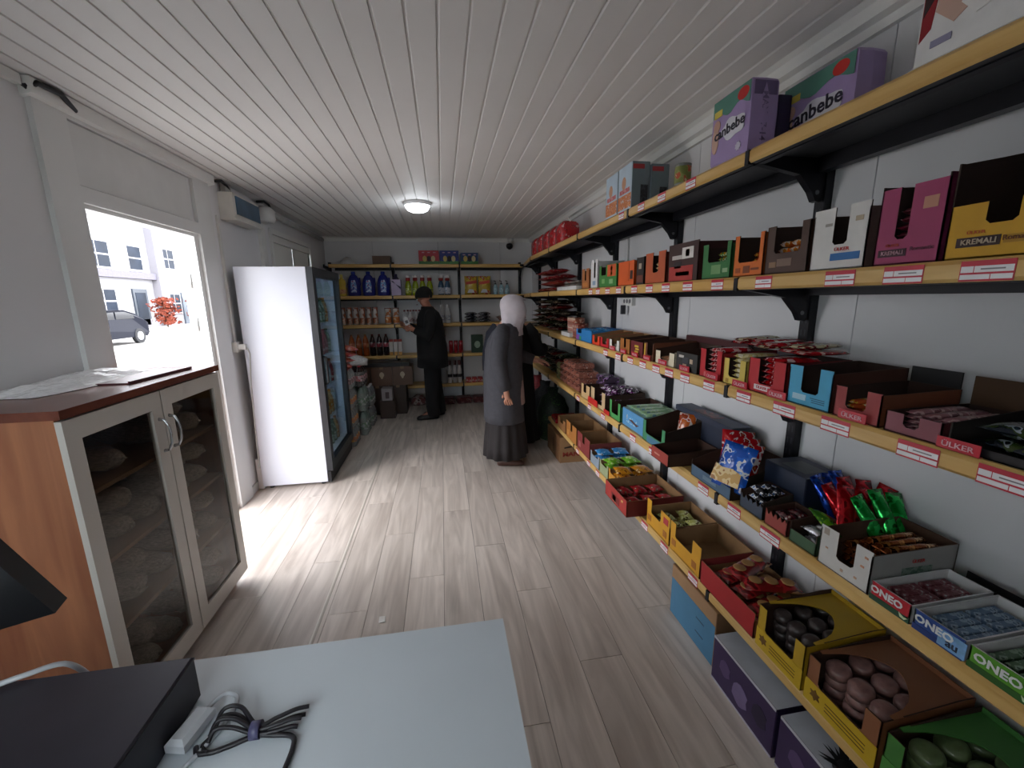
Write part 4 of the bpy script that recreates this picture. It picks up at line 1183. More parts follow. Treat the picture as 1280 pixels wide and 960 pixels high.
for k in range(9):
    y = 1.225 + k * .05
    put('chocolate_bar', bar_me(.17, .08, .014, [PR(['7a1018', 'a81822', 'd0a8a0'], 34, .22, seed=23), PR(['c8bc98', '7a1418', '5a1014'], 34, .25, seed=24)][k % 3 == 1]), 'wrapped bar piled loosely on top of the red and yellow cartons', 'bar', 'bars piled on the red and yellow cartons', (1.285 + random.uniform(-.03, .05), y, z3 + .143 + .017 * (k % 2)), (0, random.uniform(-.06, .02), random.uniform(-.15, .15)))
carton('light blue display carton, empty and open, on the third shelf', 1.022, 1.182, z3, .042, .124, .115, .125, .26, '4aa6cc', dkc, slot=(.32, .72), side='4a2a20', patches=[(.30, .026, .05, .018, 'a8cfe0'), (.72, .030, .05, .0025, '1f5a78'), (.74, .024, .045, .0025, '1f5a78'), (.74, .018, .045, .0025, '1f5a78')])
c = carton('brick red open carton with orange bars beside the light blue carton', .878, 1.014, z3, .030, .088, .085, .09, .25, '9a3c3c', dkc, slot=(.26, .70), side='6a3a24')
bx('raised_lid', (.248, .252, -.062, .062, .09, .135), M('141416', .6), c)
stack('chocolate_bar', bar_me(.13, .032, .014, PR(['c8562a', 'd9a03a', 'e0d0c0', '8c2a1c'], 40, .25, seed=25)), 'orange bar lying in the brick red carton', 'bar', 'bars in the brick red carton', [1.20], fr(.885, 1.008, 3), [z3 + .006 + .016 * k for k in range(3)], jit=.15)
c = carton('dull mauve low carton with striped bars and raised brown lid', .738, .868, z3, .020, .052, .052, .055, .26, '8a4f58', dkc, slot=(.34, .62), side='5a2a30')
bx('raised_lid', (.258, .262, -.06, .06, .055, .13), M('4a3320', .8), c)
stack('chocolate_bar', bar_me(.22, .036, .012, PR(['a06a70', 'c9a8a8', '6a2a34'], 30, .3, seed=26)), 'striped mauve bar in the low mauve carton', 'bar', 'bars in the low mauve carton', [1.245], fr(.746, .86, 3), [z3 + .006 + .014 * k for k in range(4)], jit=.05)
c = carton('black low carton with dark lid at the near end of the third shelf', .44, .728, z3, .020, .022, .06, .08, .27, '17151a', M('1c1614', .8), side='241c18')
bx('raised_lid', (.268, .272, -.14, .14, .08, .15), M('30241c', .8), c)
stack('chip_bag', bag_me(.10, .13, .03, PR(['1c2430', '3a4a20', 'b0b8c0', '20303a'], 36, .2, .3, seed=27)), 'dark green and silver packet in the black low carton', 'packet', 'packets in the black low carton', fr(1.14, 1.36, 2), fr(.46, .715, 2), [z3 + .006, z3 + .04], jit=.4)
dl = closed_box('dark maroon box behind the cream and black cartons', 1.372, 1.405, 1.70, 2.20, z3, .13, {'': '3a1418', '-x': '4a181c'})
for k, (yy, lab) in enumerate(((2.62, 'white'), (2.45, 'orange-brown'), (2.285, 'dark red'), (2.14, 'yellow-edged'), (1.97, 'cream'), (1.77, 'black'), (1.565, 'slotted red'), (1.395, 'pale yellow'), (1.215, 'big red'), (.945, 'brick red'), (.70, 'black low'))):
    w = .08
    t = thing('shelf_sign', 'small red shelf sign in front of the %s carton' % lab, 'sign', (XFRONT + .004, yy, z3 - .0), group='red shelf signs')
    bx('plate', (0, .002, -w / 2, w / 2, 0, .027), M('c22034', .4), t)
    bx('foot', (.0, .010, -w / 2, w / 2, 0, .0015), M('c22034', .4), t)
    letter('ÜLKER', .017, 'e0b0b8', t, (-.0012, 0, .0125), 'x', sx=1.2)

# ================================================================ GOODS: FOURTH SHELF
random.seed(33)
for q, zz in enumerate([0, .058, .116, .174]):
    for k, y in enumerate([4.25, 4.55, 4.85, 5.15]):
        c_ = (q + k * 3) % 4
        put('snack_bag', bag_me(.24, .27, .05, mixed[c_]), nm[c_] + ' bag in the heap at the far end of the fourth shelf', 'bag', 'dark bags on the fourth shelf', (1.27 + random.uniform(-.02, .02), y, z4 + zz + .001), (0, 0, random.uniform(-.05, .05)))
brick = cached('brick', lambda: rbox(-.09, .09, -.055, .055, 0, .058, .012).mesh('pack', [PR(['8a5648', 'a06a5a', '6a3a34', 'b9988a'], 26, .25, seed=31)]))
for q in range(4):
    for k, y in enumerate([3.42, 3.54, 3.66, 3.78, 3.90]):
        if q == 3 and k in (0, 4):
            continue
        put('wrapped_pack', brick, 'pinkish brown wrapped pack in the stack on the fourth shelf', 'pack', 'stack of pinkish brown packs', (1.22, y, z4 + q * .0595), (0, 0, random.uniform(-.04, .04)))
olive = PR(['5a5a30', '7a7440', '3a3a20'], 28, .3, seed=32)
for q in range(3):
    put('wrapped_pack', cached('brick2', lambda: rbox(-.07, .07, -.05, .05, 0, .055, .012).mesh('pack', [olive])), 'olive green pack at the far end of the pinkish brown stack', 'pack', 'olive packs on the fourth shelf', (1.20, 4.03, z4 + q * .0565), (0, 0, .05))
purp = PR(['4a3a4e', '2c2430', '8a6a9a', 'b090b8'], 26, .25, seed=33)
for q in range(3):
    for k, y in enumerate([3.20, 3.31]):
        put('wrapped_pack', cached('brick3', lambda: rbox(-.06, .06, -.05, .05, 0, .055, .012).mesh('pack', [purp])), 'dark purple pack by the wall on the fourth shelf', 'pack', 'dark purple packs on the fourth shelf', (1.34, y, z4 + q * .0565), (0, 0, random.uniform(-.05, .05)))
put('packet', bag_me(.05, .09, .03, PR(['d8a0b4', 'e0c0c8', 'c07090'], 40, .3, seed=34)), 'small pink packet standing at the edge of the fourth shelf', 'packet', None, (1.15, 3.31, z4 + .05), (PI / 2, 0, .9))
carton('beige slotted carton before the stack of pinkish packs', 3.055, 3.262, z4, .05, .115, .10, .10, .16, 'c9a878', brn, slot=(.28, .60), side='5a4028')
carton('dark brown carton with pale tabs holding purple and white bags', 2.735, 3.030, z4, .03, .132, .12, .125, .30, 'c8ac84', brn, slot=(.26, .78), side='3a241c')
pw = PR(['2a1a2c', '6a2a6a', 'd0c8d4', '1a141c'], 24, .2, seed=35)
stack('chip_bag', bag_me(.15, .18, .045, pw), 'black purple and white bag in the dark brown carton', 'bag', 'purple and white bags', [1.22, 1.325], [2.80, 2.90], [z4 + .008, z4 + .056, z4 + .104], rot=(.1, -.1, .4), jit=.3)
t = thing('shelf_sign', 'red shelf sign before the beige slotted carton', 'sign', (XFRONT + .003, 2.96, z4), group='red shelf signs')
bx('plate', (0, .002, -.10, .10, 0, .05), M('c8302a', .4), t)
t = thing('shelf_sign', 'small red shelf sign before the light green carton', 'sign', (XFRONT + .003, 2.68, z4), group='red shelf signs')
bx('plate', (0, .002, -.05, .05, 0, .032), M('c8302a', .4), t)
carton('light green edged carton beside the sky blue box', 2.475, 2.655, z4, .035, .12, .10, .11, .30, '4a9a54', brn, slot=(.20, .80), side='3a7a44')
lb = closed_box('sky blue box with boat picture lying on the fourth shelf', 1.125, 1.40, 2.175, 2.462, z4, .112, {'': '4a8aa8', '-x': '5a98c8', '-y': '2a3a30', '+z': '8aa8a4'}, 'box', 'biscuit_box')
bx('printed_panel', (-.1388, -.1375, -.06, .08, .03, .08), PR(['5aa0d4', 'b9d8e8', '3a6a9a', 'd8cfc0'], 30, .4, seed=36), lb)
mk('printed_boat', MB().prism([(.05, .055), (-.06, .035), (-.09, .05), (-.05, .05), (.0, .062)], 'yz', -.1396, -.138), M('5a3a3a', .5), lb)
for k in range(4):
    put('packet', bag_me(.24, .07, .014, PR(['8ab48a', 'a8c8a0', '6a94a0', 'd0dcc0'], 26, .25, seed=37)), 'pale green flat packet lying on the sky blue box', 'packet', 'packets on the sky blue box', (1.265, 2.215 + k * .068, z4 + .1135), (0, 0, 0))
c = carton('teal and green notched carton with dark brown inside', 1.912, 2.160, z4, .045, .118, .11, .17, .30, '3f8a5c', brn, slot=(.14, .86), side='2a1d16', patches=[(.6, .020, .19, .038, '4a7c98')], back='241812')
put('chip_bag', bag_me(.10, .17, .05, PR(['b4561c', 'c8b8b0', 'a02c20', '8a3a1a'], 28, .18, seed=38)), 'clear and orange snack bag standing in the teal carton', 'bag', None, (1.29, 1.99, z4 + .095), (PI / 2 - .25, 0, -1.1))
nl = closed_box('flat navy box with red print resting on the teal carton', 1.30, 1.40, 1.66, 2.14, z4 + .171, .03, {'': '232a3c', '-x': '2c3448', '+z': '39435a'}, 'box', 'flat_box')
bx('printed_panel', (-.03, .03, -.08, .10, .0301, .0312), PR(['4a1820', '7a2430', '2a2c3c'], 26, .4, seed=39), nl)
closed_box('navy carton under the flat lid by the wall', 1.31, 1.40, 1.66, 1.905, z4, .17, {'': '1f2535', '-x': '262d40'}, 'box', 'carton')
c = carton('low red-brown carton sticking out over the shelf edge', 1.735, 1.902, z4, .060, .060, .060, .075, .26, 'a83c30', brn, x0=1.035, side='3a241a', patches=[(.35, .03, .05, .008, 'd08a7a')])
c = carton('slate blue low carton holding the snack bags', 1.378, 1.650, z4, .052, .052, .075, .14, .27, '4a6680', brn, x0=1.10, side='2c2019', patches=[(.5, .026, .09, .018, '6a8498')])
nb_ = PR(['1f56b8', '2f6cd0', 'e0e4ea', '173f8c'], 30, .16, seed=40)
sb = put('chip_bag', bag_me(.15, .19, .055, nb_), 'blue snack bag with golden lower half standing in the slate carton', 'bag', None, (1.165, 1.43, z4 + .115), (PI / 2 - .35, 0, -PI / 2 + .25))
mk('printed_panel', MB().prism([(-.065, -.075), (.065, -.075), (.06, -.02), (.02, -.008), (-.03, -.015), (-.06, -.005)], 'xy', .0575, .0585), PR(['c89a4a', 'e0c486', 'a87030'], 30, .4, seed=41), sb)
for k in range(3):
    put('chip_bag', bag_me(.13, .17, .05, PR(['b01a22', 'd0c0c0', '8c1018', 'c46a3a'], 26, .16, seed=42)), 'shiny red snack bag behind the blue snack bag', 'bag', 'red snack bags on the fourth shelf', (1.255 + .012 * k, 1.50 + .045 * k, z4 + .10 + .012 * k), (PI / 2 - .4, 0, -PI / 2 + .5 + .2 * k))
nv = closed_box('dark navy box with pale label on top on the fourth shelf', 1.245, 1.405, 1.19, 1.385, z4, .165, {'': '1a2232', '-x': '222c40', '+z': '2a3448'}, 'box', 'box')
bx('printed_panel', (-.05, .04, -.06, .05, .1651, .1662), M('5a5f64', .5, var=.2), nv)
carton('navy scalloped carton with black and white packs', 1.222, 1.345, z4, .048, .048, .07, .09, .12, '3a4658', brn, wavy=True, side='2c2620')
bw = PR(['18181c', '2a2a30', 'd0d0d4', '3a6aa8'], 36, .16, seed=43)
stack('chip_bag', bag_me(.055, .12, .028, bw), 'black and white packet in the navy scalloped carton', 'packet', 'black and white packets', [1.15, 1.195], [1.282], [z4 + .008, z4 + .038, z4 + .068], jit=.25)
carton('red-brown scalloped carton with dark packs', 1.112, 1.215, z4, .048, .048, .06, .07, .12, '9c4038', brn, wavy=True, side='5a241e')
stack('chip_bag', bag_me(.055, .10, .026, PR(['3a1416', '5a1c20', 'b0a0a0'], 36, .2, seed=44)), 'dark red packet in the red-brown scalloped carton', 'packet', 'dark red packets', [1.15, 1.20], [1.163], [z4 + .008, z4 + .036], jit=.3)
carton('dull green carton with silver and green bags', 1.0, 1.105, z4, .042, .042, .07, .08, .13, '3d5c40', brn, side='344a34')
foil = {'blue': PR(['123a9c', '2458c8', '0c2870'], 30, .14, .55, seed=45), 'red': PR(['a80c18', 'd01c28', '7a0810'], 30, .14, .55, seed=46), 'green': PR(['0c8a34', '22b850', '086a24'], 30, .14, .55, seed=47), 'silver': PR(['9a9ca0', 'c0c2c8', '6a6c70'], 30, .16, .7, seed=48)}
stack('chip_bag', bag_me(.05, .10, .028, foil['silver']), 'silver foil packet in the dull green carton', 'packet', 'silver packets', [1.155, 1.20], [1.05], [z4 + .008, z4 + .04], jit=.4)
put('chip_bag', bag_me(.05, .11, .03, PR(['6aa81c', '3a7a1c', 'a8d03a'], 30, .14, .3, seed=49)), 'lime green foil packet leaning in the dull green carton', 'packet', None, (1.165, 1.035, z4 + .085), (.5, .3, .4))
for nme, spots, z0 in (('blue', [(1.30, 1.165), (1.36, 1.16), (1.33, 1.168)], 0), ('red', [(1.28, 1.10), (1.34, 1.11), (1.395, 1.10), (1.26, 1.06), (1.32, 1.065), (1.38, 1.06)], 0), ('green', [(1.29, 1.005), (1.35, 1.01), (1.395, 1.0)], 0)):
    for k, (x, y) in enumerate(spots):
        put('chip_bag', bag_me(.055, .19, .035, foil[nme]), 'shiny %s foil bag in the heap by the wall' % nme, 'bag', 'shiny %s foil bags' % nme, (x, y, z4 + .085 + .012 * (k % 2)), (PI / 2 - .55, .1 * (k - 1), .2 - PI * .06 * k))
for k in range(3):
    put('chip_bag', bag_me(.10, .14, .035, foil['green' if k != 1 else 'red']), 'crumpled %s foil bag under the heap by the wall' % ('green' if k != 1 else 'red'), 'bag', 'foil bags under the heap', (1.32 , 1.03 + .05 * k, z4 + .002 + .036 * 0), (0, 0, .3 * k + 1.2))
c = carton('white spotted carton holding copper wrapped bars', .828, .988, z4, .044, .125, .115, .12, .28, 'cfcbc6', card_dark, x0=1.108, slot=(.36, .70), side='8f8d8a', patches=[(.16, .06, .008, .005, 'c49a7a'), (.9, .10, .01, .006, 'c48a6a'), (.5, .02, .008, .008, 'c0a08a'), (.76, .025, .008, .006, 'c49a7a'), (.85, .07, .010, .006, 'c48a6a'), (.12, .11, .016, .02, 'a89a8c')])
cop = PR(['8a4a20', 'c08048', '4a2410', 'e0b080'], 24, .12, .7, seed=50)
stack('copper_bar', bar_me(.24, .030, .022, cop), 'copper foil wrapped bar in the white spotted carton', 'bar', 'copper bars', [1.255], fr(.838, .92, 3), [z4 + .006 + .024 * k for k in range(5)], jit=.07)
stack('copper_bar', bar_me(.24, .030, .022, cop), 'copper foil wrapped bar in the white spotted carton', 'bar', 'copper bars', [1.255], [.935, .962], [z4 + .006 + .024 * k for k in range(3)], jit=.07)
letter('ÜLKER', .014, 'a83030', c, (.15, -.0795, .085), 'y')
bx('printed_panel', (.10, .20, -.0795, -.0785, .045, .068), PR(['3f5a4c', '6a7a70'], 60, .5), c)
# chewing gum trays
def gum(label, y0, y1, top, low, txt, extra, bar):
    c = carton(label, y0, y1, z4, .052, .052, .050, .054, .25, top, M('c9c8c8', .6), x0=1.106, slot=(.3, .7), side='b8b8b8', cat='gum box', name='gum_tray', back=M('d2d1d0', .6))
    w = y1 - y0 - .004
    bx('printed_band', (-.0013, 0, -w / 2, w / 2, .0, .015), M(low, .5, var=.1), c)
    letter(txt, .026, 'e6e6e4', c, (-.0024, w * .08, .033), 'x', bold=.03, sx=1.05)
    for (kind, a) in extra:
        if kind == 'leaf':
            mk('printed_leaf', MB().prism([(a, .016), (a - .012, .010), (a - .022, .012), (a - .014, .004), (a - .004, .006)], 'yz', -.0022, 0), M('c8d8b0', .5), c)
        elif kind == 'au':
            letter('au', .026, '1c2a44', c, (-.0026, a, .020), 'x', bold=.02)
            bx('printed_glow', (-.0016, 0, a - .025, a + .028, .004, .045), M('7aa8d4', .4, var=.2, scale=60.), c)
    stack('gum_pack', cached('gum' + bar[0], lambda: rbox(-.045, .045, -.010, .010, 0, .014, .002).mesh('gum_pack', [PR(bar[1], 60, .25, .2, seed=len(txt))])), bar[0], 'gum', bar[0] + ' in the tray', fr(1.14, 1.34, 2), fr(y0 + .010, y1 - .010, 4), [z4 + .006, z4 + .021], jit=.02)
gum('red and green chewing gum tray next to the white spotted carton', .722, .824, 'b81c2a', '1d4a30', 'ONEO', [('leaf', -.025)], ('dark red chewing gum pack', ['6a3038', '8a5058', 'b0a8a8']))
gum('blue chewing gum tray between the red and green ones', .612, .718, '2a4a8c', '1f3a78', 'ONEO', [('au', -.030)], ('blue grey chewing gum pack', ['56708c', '8aa0b4', '3a5068']))
gum('green chewing gum tray at the near end of the fourth shelf', .487, .608, '5a9a2a', '2a5a20', 'ONEO', [('leaf', -.03)], ('green chewing gum pack', ['4a6a4a', '7a947a', '34503a']))
T(mk('black_tray', MB().box(-.018, .018, -.17, .17, 0, .004).box(-.02, -.018, -.17, .17, 0, .05).box(.018, .02, -.17, .17, 0, .05), M('17171a', .5), None, (1.385, .64, z4)), 'narrow black tray behind the chewing gum trays', 'tray')

# ================================================================ GOODS: BOTTOM SHELF
random.seed(44)
XB = 1.104
carton('plain brown open carton at the far end of the bottom shelf', 3.66, 3.93, z5, .07, .115, .115, .12, .28, '9a6a40', None, x0=XB, slot=(.3, .7), side='8a5c38')
for k, (a, b, oc, lab) in enumerate(((3.33, 3.635, 'b8783c', 'orange-brown slotted carton on the bottom shelf'), (2.995, 3.305, '8a3a38', 'maroon slotted carton on the bottom shelf beside the blue bags'))):
    carton(lab, a, b, z5, .085, .155, .13, .135, .27, oc, None, x0=XB, slot=(.42, .60), side=['9a6a3c', '7a3430'][k], patches=[(.22, .055, .05, .05, ['c89048', 'a86460'][k])])
for (a, b, lab, oc, fm, nme, key) in ((2.785, 2.975, 'grey-blue open carton of blue snack bags', '8c98a4', PR(['3a84c0', '5aa0d8', 'd8e4ea', '2a5c90', 'c8a060'], 26, .2, seed=51), 'blue and white snack bag in the grey-blue carton', 'blue'),
                            (2.612, 2.780, 'pale green open carton of lime packets', '9aa47c', PR(['6aa82c', '8cc43a', 'd8e0a8', '4a8a24'], 26, .2, seed=52), 'lime green packet in the pale green carton', 'lime'),
                            (2.440, 2.606, 'orange open carton of golden packets', 'c88a2c', PR(['c8801c', 'd89a2c', '7a3a1c', 'e8c880'], 24, .2, seed=53), 'orange golden packet in the orange carton', 'orange')):
    carton(lab, a, b, z5, .075, .10, .085, .09, .27, oc, None, x0=XB, slot=(.15, .85), side=oc)
    stack('snack_bag', bag_me(.135, .145, .036, fm), nme, 'packet', key + ' packets', fr(1.105, 1.375, 2), [(a + b) / 2], [z5 + .006 + .03 * k for k in range(3)], rot=(0, 0, 0), jit=.2)
carton('long red carton jutting out over the bottom shelf edge', 2.105, 2.432, z5, .100, .100, .100, .105, .36, 'a8302a', None, x0=1.012, side='6a1c18', patches=[(.5, .04, .12, .045, '7a2420'), (.45, .035, .05, .04, 'c88a6a'), (.8, .07, .02, .012, 'd8b868')])
stack('snack_bag', bag_me(.10, .12, .03, PR(['8c1a20', 'b02a2c', '6a3a24', 'd0b8a8'], 24, .2, seed=54)), 'red and brown packet in the long red carton', 'packet', 'packets in the long red carton', fr(1.04, 1.36, 3), fr(2.125, 2.41, 2), [z5 + .006, z5 + .037], jit=.3)
for k, (a, b, lab) in enumerate(((1.795, 2.040, 'yellow carton with pale green packets on the bottom shelf'), (1.530, 1.790, 'empty yellow carton with dark red rim on the bottom shelf'))):
    c = carton(lab, a, b, z5, .082, .155, .10, .105, .27, 'd0961c', None, x0=XB, slot=((.20, .62), (.18, .74))[k], side=['7a5230', '8a3030'][k], patches=[(.14, .050, .036, .034, 'a8661c'), (.82, .042, .036, .036, 'a8661c'), (.5, .008, .18, .004, 'a87818')])
    if k == 0:
        bx('red_sticker', (-.0022, 0, -.105, -.06, .10, .135), M('b0303c', .5), c)
        stack('snack_bag', bag_me(.09, .11, .035, PR(['a8a858', 'c8c888', '6a5a34', 'e0dcc0'], 26, .22, seed=55)), 'pale green and cream packet in the yellow carton', 'packet', 'pale green packets', fr(1.13, 1.35, 2), fr(1.815, 2.02, 2), [z5 + .006, z5 + .04], jit=.4)
carton('bright red low carton full of biscuit packs', 1.185, 1.520, z5, .105, .105, .075, .08, .29, 'a81c20', None, x0=XB - .004, side='7a4a34')
bisc = PR(['7a1a1c', 'a82428', '5a1214', 'c89a70'], 14, .16, seed=56)
cookie = M('a87a48', .7, var=.2)
def biscuit_pack(label, x, y, z, rz, group):
    o = put('biscuit_pack', bag_me(.22, .085, .04, bisc), label, 'biscuits', group, (x, y, z), (0, 0, rz))
    for q in (-.06, 0, .06):
        mk('biscuit_window', MB().lathe([(.024, .040), (.026, .0405), (.02, .043), (.004, .0435)], 12), cookie, o, (q, 0, 0))
for k, (x, y, zz, rz) in enumerate(((1.245, 1.24, .006, .12), (1.245, 1.345, .006, -.1), (1.245, 1.455, .006, .1), (1.24, 1.255, .054, .3), (1.25, 1.36, .054, .25), (1.24, 1.455, .054, .2), (1.26, 1.30, .102, -.3), (1.25, 1.42, .102, .35))):
    biscuit_pack('red wrapped biscuit pack in the bright red carton', x, y, z5 + zz, rz, 'biscuit packs in the bright red carton')

def cake_box(label, y0, y1, tabh, out, strip, cakem, clab, n=(3, 4)):
    """carton with a top panel cut out in a curve, low printed front strip between two corner tabs"""
    w = y1 - y0 - .004; h = w / 2; d = .30
    c = carton(label, y0, y1, z5, .075, tabh, tabh, tabh + .02, d, out, brn, x0=XB - .006, slot=(.18, .80), side=out, back=out)
    bx('printed_strip', (-.0016, 0, -h, h, .0, .074), M(strip, .5, var=.06), c)
    for q in range(3):
        bx('printed_line', (-.0026, -.0015, -h * .75, h * .35, .022 + q * .012, .0245 + q * .012), M('5a4414', .6), c)
    mk('printed_emblem', MB().prism([(h * .66 + .02 * (1 if q % 2 else .6) * math.cos(PI * q / 6), .04 + .02 * (1 if q % 2 else .6) * math.sin(PI * q / 6)) for q in range(12)], 'yz', -.0028, -.001), M('6a4a18', .6), c)
    # top panel: back part and two arms left after the curved cut-out
    cut = []
    for q in range(15):
        a = q / 14
        cut.append((d * (.30 + .36 * math.sin(PI * a) ** .7 + .03 * math.sin(2 * PI * a)), h * (.82 - 1.64 * a)))
    poly = [(d, -h), (d, h), (d * .12, h), (d * .12, h * .90)] + cut + [(d * .12, -h * .90), (d * .12, -h)]
    mk('top_panel', MB().prism(poly, 'xy', tabh + .001, tabh + .0045), M(out, .55, var=.06), c)
    xs_, ys_ = fr(XB + .02, XB + d - .03, n[0]), fr(y0 + .012, y1 - .012, n[1])
    r_ = min((d - .05) / n[0], (w - .02) / n[1]) / 2 * .98
    hh = (tabh - .016) / 4
    for lay in range(4):
        for x in xs_:
            for y in ys_:
                put('cake', cake_me(r_, hh * .97, cakem), clab, 'cake', clab.replace('cake in', 'cakes in'), (x + random.uniform(-.002, .002), y + random.uniform(-.002, .002), z5 + .006 + lay * hh), (0, -.22 if lay == 3 else 0, 0))
cake_box('yellow carton with curved top cut-out and dark wrapped cakes', .968, 1.172, .165, 'b8941c', 'c8a41c', M('3f3634', .4, var=.35, scale=30., coat=.25, bump=.5), 'dark wrapped cake in the yellow cut-out carton', (3, 3))
cake_box('brown carton with curved top cut-out and pinkish wrapped cakes', .728, .958, .158, '8a5636', 'c8a41c', M('86625c', .4, var=.3, scale=30., coat=.25, bump=.5), 'pinkish brown wrapped cake in the brown cut-out carton', (3, 3))
cake_box('green carton with curved top cut-out at the near end of the bottom shelf', .478, .718, .15, '3f7a34', '4a8a3a', M('5a6a44', .4, var=.3, scale=30., coat=.25, bump=.5), 'green wrapped cake in the green cut-out carton', (3, 3))

# ================================================================ UNDER THE BOTTOM SHELF, RIGHT
mt = closed_box('brown cardboard carton with red lettering under the bottom shelf', 1.08, 1.41, 3.76, 4.25, 0, .262, {'': '8a6444', '-x': '7e5a3c', '-y': '94704c'}, 'carton', 'carton')
letter('MANTI', .062, '8a2a20', mt, (-.02, -.2475, .085), 'y', bold=.03, sx=1.25)
mk('printed_arc', MB().prism([(-.12, .16), (-.06, .172), (.06, .172), (.12, .16), (.12, .148), (.05, .156), (-.05, .156), (-.12, .148)], 'xz', -.2476, -.245), M('2c2018', .7), mt)
letter('MANTI', .05, '4a3020', mt, (-.1675, .0, .12), 'x', roll=-PI / 2, bold=.02)
bxx = closed_box('brown and blue carton on the floor below the red biscuit carton', 1.10, 1.40, 1.385, 1.74, 0, .272, {'': '8f6c4a', '-x': 'a07c58'}, 'carton', 'carton')
bx('blue_panel', (-.1512, -.15, -.172, .172, .004, .20), M('4a7ea0', .6, var=.08), bxx)
for q in (.07, .14):
    bx('printed_line', (-.152, -.151, -.10, -.04, q, q + .006), M('2c4a60', .6), bxx)
for k, (a, b, lab) in enumerate(((1.015, 1.352, 'purple box with white top, farther of the pair on the floor'), (.66, 1.0, 'purple box with white top, nearer of the pair on the floor'))):
    o = closed_box(lab, 1.07, 1.40, a, b, 0, .205, {'': '3a2a52', '-x': '35234e', '-y': '2c2040', '+z': 'b9bcc4'}, 'box', 'purple_box', group='purple boxes on the floor')
    bx('lid_rim', (-.1665, -.1645, -.166, .166, .196, .2062), M('c8cad0', .5), o)
    bx('white_edge', (-.1662, -.1645, -.166, .166, .0, .008), M('c4c0cc', .5), o)
    for q, (u, v, r_) in enumerate(((.09, .11, .03), (.0, .08, .04), (-.10, .10, .035))):
        mk('printed_blot', MB().prism([(u + r_ * math.cos(2 * PI * j / 12) * (1 + .2 * math.sin(3 * j)), v + r_ * 1.2 * math.sin(2 * PI * j / 12)) for j in range(12)], 'yz', -.1662, -.1645), M(['5a4670', '7a6a90', '221634'][q], .5), o)
lf = MB()
for k in range(26):
    a = k * 2.4
    r0, r1 = .01, .05 + .03 * random.random()
    p = Vector((math.cos(a) * r0, math.sin(a) * r0, .01)); q = Vector((math.cos(a) * r1, math.sin(a) * r1, .012 + .022 * random.random()))
    s_ = Vector((-math.sin(a), math.cos(a), 0)) * .009
    n0 = len(lf.v); lf.v += [tuple(p - s_), tuple(p + s_), tuple(q)]
    lf.face((n0, n0 + 1, n0 + 2))
lf.lathe([(.03, 0), (.034, .004), (.02, .016), (.004, .018)], 12)
T(mk('black_tuft', lf, M('0f0f12', .6), None, (1.125, .815, .206)), 'black spiky tuft lying on the nearer purple box', 'decoration')
# dim heap of bags and packs behind the brown carton
heap = [(1.03, 4.52, 'dark green net bag on the floor beyond the brown carton', ['0c1a10', '142a18', '0a0e0a', '4a7a34']), (1.03, 4.92, 'black net bag on the floor beyond the brown carton', ['0c0c0e', '16161a', '2a2a30']), (1.03, 5.33, 'dark red bag on the floor beyond the brown carton', ['5a1018', '8c1c24', '2a0c10'])]
for k, (x, y, lab, cs) in enumerate(heap):
    m = crumple(MB().lathe([(.12, 0), (.17, .03), (.185, .18), (.18, .36), (.13, .48), (.05, .54), (.06, .60)], 16), .012, 60 + k)
    T(mk('net_bag', m, PR(cs, 70, .6, seed=70 + k), None, (x + .18, y, 0)), lab, 'bag')
stack('wrapped_pack', cached('rp', lambda: rbox(-.13, .13, -.10, .10, 0, .06, .014).mesh('pack', [PR(['a01420', 'c02430', '5a1018', '2a6a3a'], 20, .25, seed=74)])), 'red pack stacked on the brown lettered carton', 'pack', 'red packs behind the brown carton', [1.235], [4.10], [.2635, .3245], jit=.05)
stack('wrapped_pack', cached('bp', lambda: rbox(-.12, .12, -.10, .10, 0, .07, .014).mesh('pack', [PR(['1a1f3c', '2c3460', '5a1a24'], 20, .25, seed=75)])), 'dark blue pack stacked on the floor beyond the net bags', 'pack', 'dark blue packs', [1.24], [5.62, 5.86], [.0, .072, .144, .216], jit=.08)

# ================================================================ GOODS: BACK WALL RACK
random.seed(55)
YS = 6.45                                        # standing line on the back shelves
b1, b2, b3, b4, b5 = z1, z2, z3, z4, z5
def bottle(name, label, cat, group, loc, prof, bodym, cap, capm, band=None, bandm=None, rot=0., sy=1., seg=14):
    """prof: body profile; cap: (r, z0, z1); band: (r, z0, z1)"""
    def fbody(): return MB().lathe(prof, seg, sy=sy).mesh('bottle', [bodym])
    o = T(ob(name, cached(('bt', tuple(prof), bodym.name, sy), fbody), None, loc, (0, 0, rot)), label, cat, group)
    if cap:
        def fc(): return MB().lathe([(cap[0] * .95, cap[1]), (cap[0], cap[1] + .003), (cap[0] * .96, cap[2] - .003), (cap[0] * .8, cap[2])], 12, sy=1 if sy > .7 else .8).mesh('cap', [capm])
        ob('cap', cached(('cp', cap, capm.name, sy), fc), o)
    if band:
        def fl(): return MB().lathe([(band[0] - .001, band[1]), (band[0], band[1] + .001), (band[0], band[2] - .001), (band[0] - .001, band[2])], seg, sy=sy).mesh('label', [bandm])
        ob('label', cached(('lb', band, bandm.name, sy), fl), o)
    return o
